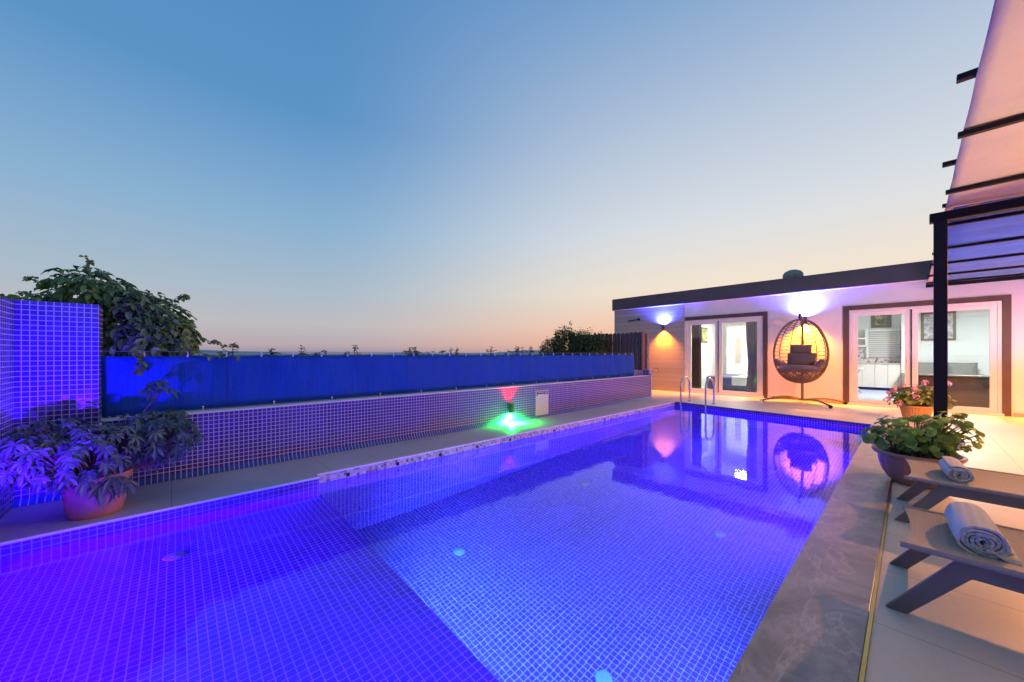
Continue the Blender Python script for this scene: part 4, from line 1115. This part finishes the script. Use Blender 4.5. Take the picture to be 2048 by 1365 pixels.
for (x,y,z) in ((.10,4.93,.60),(.24,4.97,.60),(.20,5.08,.63),(-.10,5.1,.56),(.0,4.86,.40),(-.16,4.9,.36),(.30,4.86,.42),(.06,4.96,.53)):
    fl = MB()
    for k in range(9):
        q = rdir(); p = Vector((bx-.035+x,y,z)) + q*.03; whorl(fl, p, q, .016, .012, 4, .1)
    fl.build('flower', M['petal_white'], t, smooth=False)
    st.tube([(bx,by,.3),(x,y,z-.02)], .003, 5)
st.build('stems', M['stem'], t)

kx, ky = .06, 9.75
t = thing('flower_pot', (kx,ky,0), 'ribbed orange pot of pink geraniums on the deck by the big door', 'flower pot')
rib = lambda g_, i: 1 + (.02*math.cos(36*g_) if 1 <= i <= 3 else 0)
b = MB(); b.lathe((kx,ky,0), [(.15,0),(.155,.004),(.185,.16),(.20,.245),(.212,.25),(.214,.28),(.195,.28),(.185,.25)], 144, fn=rib, cap0=True); b.build('pot', M['terra_ribbed'], t)
b = MB(); b.lathe((kx,ky,0), [(.0001,.26),(.19,.255)], 30); b.build('soil', M['soil'], t)
lv = MB(); fl = MB(); st = MB()
for (cx_,cy_,cz_,rx,ry,rz,n) in ((kx,ky,.46,.34,.30,.20,330),(kx+.22,ky+.05,.46,.18,.2,.2,110),(kx-.15,ky-.1,.38,.22,.2,.16,110),(kx+.36,ky,.36,.10,.10,.10,30)):
    for _ in range(n):
        q = rdir(); r = rnd.uniform(.4,1)**.5; p = Vector((cx_+q.x*rx*r, cy_+q.y*ry*r, cz_+q.z*rz*r))
        lv.round_leaf(p, q*.8+Vector((0,-.2,.6)), rnd.uniform(.018,.036), rnd.uniform(0,6.28))
for k in range(26): 
    q = rdir(); st.tube([(kx,ky,.26), (kx+q.x*.15,ky+q.y*.15,.40), (kx+q.x*.28,ky+q.y*.25,.46+.15*abs(q.z))], [.006,.005,.003], 5)
for (x,y,z) in ((-.36,9.6,.50),(-.34,9.62,.42),(-.30,9.55,.56),(-.18,9.6,.64),(.12,9.6,.70),(.30,9.6,.68),(.24,9.5,.60),(-.22,9.45,.33),(-.40,9.6,.37),(.4,9.6,.70),(-.02,9.5,.58),(.0,9.44,.45)):
    fl = MB()
    for k in range(14):
        q = rdir(); p = Vector((kx+x*.9,y,z)) + q*.038; whorl(fl, p, q, .026, .020, 4, .1)
    fl.build('flower', M['petal_pink'], t, smooth=False)
    st.tube([(kx+x*.4,ky-.02,.35),(kx+x*.9,y,z-.03)], .0035, 5)
lv.build('foliage', M['ivygeranium'], t, smooth=False); st.build('stems', M['stem'], t)

# ------------------------------------------------------------------ sky, sun, camera
wd = bpy.data.worlds.new('World'); sc.world = wd; wd.use_nodes = True
nt = wd.node_tree; nt.nodes.clear()
out = nt.nodes.new('ShaderNodeOutputWorld'); bg = nt.nodes.new('ShaderNodeBackground'); nt.links.new(bg.outputs[0], out.inputs[0])
tc = nt.nodes.new('ShaderNodeTexCoord'); sep = nt.nodes.new('ShaderNodeSeparateXYZ'); nt.links.new(tc.outputs['Generated'], sep.inputs[0])
def lin(r, g_, b_):
    f = lambda c: (c/255/12.92) if c/255 <= .04045 else ((c/255+.055)/1.055)**2.4
    return (f(r), f(g_), f(b_))
z = sep.outputs[2]
# dusk sky: cool side (left) and afterglow side (over the house)
cool = ramp(nt, z, [(0,lin(146,140,160)),(.02,lin(184,168,176)),(.07,lin(190,188,192)),(.15,lin(170,188,203)),(.30,lin(138,177,210)),(.50,lin(93,148,200)),(.70,lin(84,138,194)),(1,lin(62,110,165))])
glow = ramp(nt, z, [(0,lin(212,165,150)),(.03,lin(248,186,152)),(.08,lin(249,208,178)),(.16,lin(245,229,208)),(.30,lin(220,224,228)),(.48,lin(187,201,221)),(.70,lin(122,162,206)),(1,lin(62,110,165))])
GA = YAW - R_(50)        # azimuth of the afterglow, to the right over the house
hl = mth(nt, 'SQRT', mth(nt, 'MAXIMUM', mth(nt, 'SUBTRACT', 1.0, mth(nt, 'MULTIPLY', z, z)), .0001))
dt = mth(nt, 'DIVIDE', mth(nt, 'ADD', mth(nt, 'MULTIPLY', sep.outputs[0], -math.sin(GA)), mth(nt, 'MULTIPLY', sep.outputs[1], math.cos(GA))), hl)
mr = nt.nodes.new('ShaderNodeMapRange'); mr.interpolation_type = 'SMOOTHSTEP'; nt.links.new(dt, mr.inputs[0])
mr.inputs[1].default_value = .18; mr.inputs[2].default_value = 1.0
nt.links.new(mixc(nt, mr.outputs[0], cool, glow), bg.inputs[0]); bg.inputs[1].default_value = 1.0
sl = bpy.data.lights.new('sun', 'SUN'); sl.energy = .06; sl.angle = R_(25); sl.color = (1,.8,.65)
so = bpy.data.objects.new('sun', sl); COL.objects.link(so)
so.rotation_euler = Vector((math.sin(GA), -math.cos(GA), -.05)).to_track_quat('-Z','Y').to_euler()

cam = bpy.data.cameras.new('camera'); co = bpy.data.objects.new('camera', cam); COL.objects.link(co)
cam.sensor_width = 36.0; cam.lens = 36.0*FPX/2048.0; cam.shift_y = (HY-682.5)/2048.0
cam.clip_start = .05; cam.clip_end = 9000
co.location = (0,0,HC); co.rotation_euler = (R_(90), 0, YAW)
sc.camera = co

sc.view_settings.view_transform = 'Standard'; sc.view_settings.look = 'None'; sc.view_settings.exposure = 0.0; sc.view_settings.gamma = 1.0
sc.render.engine = 'CYCLES'
cy = sc.cycles
cy.max_bounces = 10; cy.diffuse_bounces = 4; cy.glossy_bounces = 4; cy.transmission_bounces = 8; cy.transparent_max_bounces = 12
cy.caustics_reflective = False; cy.caustics_refractive = True; cy.blur_glossy = .3
cy.sample_clamp_indirect = 6.0; cy.sample_clamp_direct = 0
cy.use_denoising = True
try: cy.denoiser = 'OPENIMAGEDENOISE'
except Exception: pass
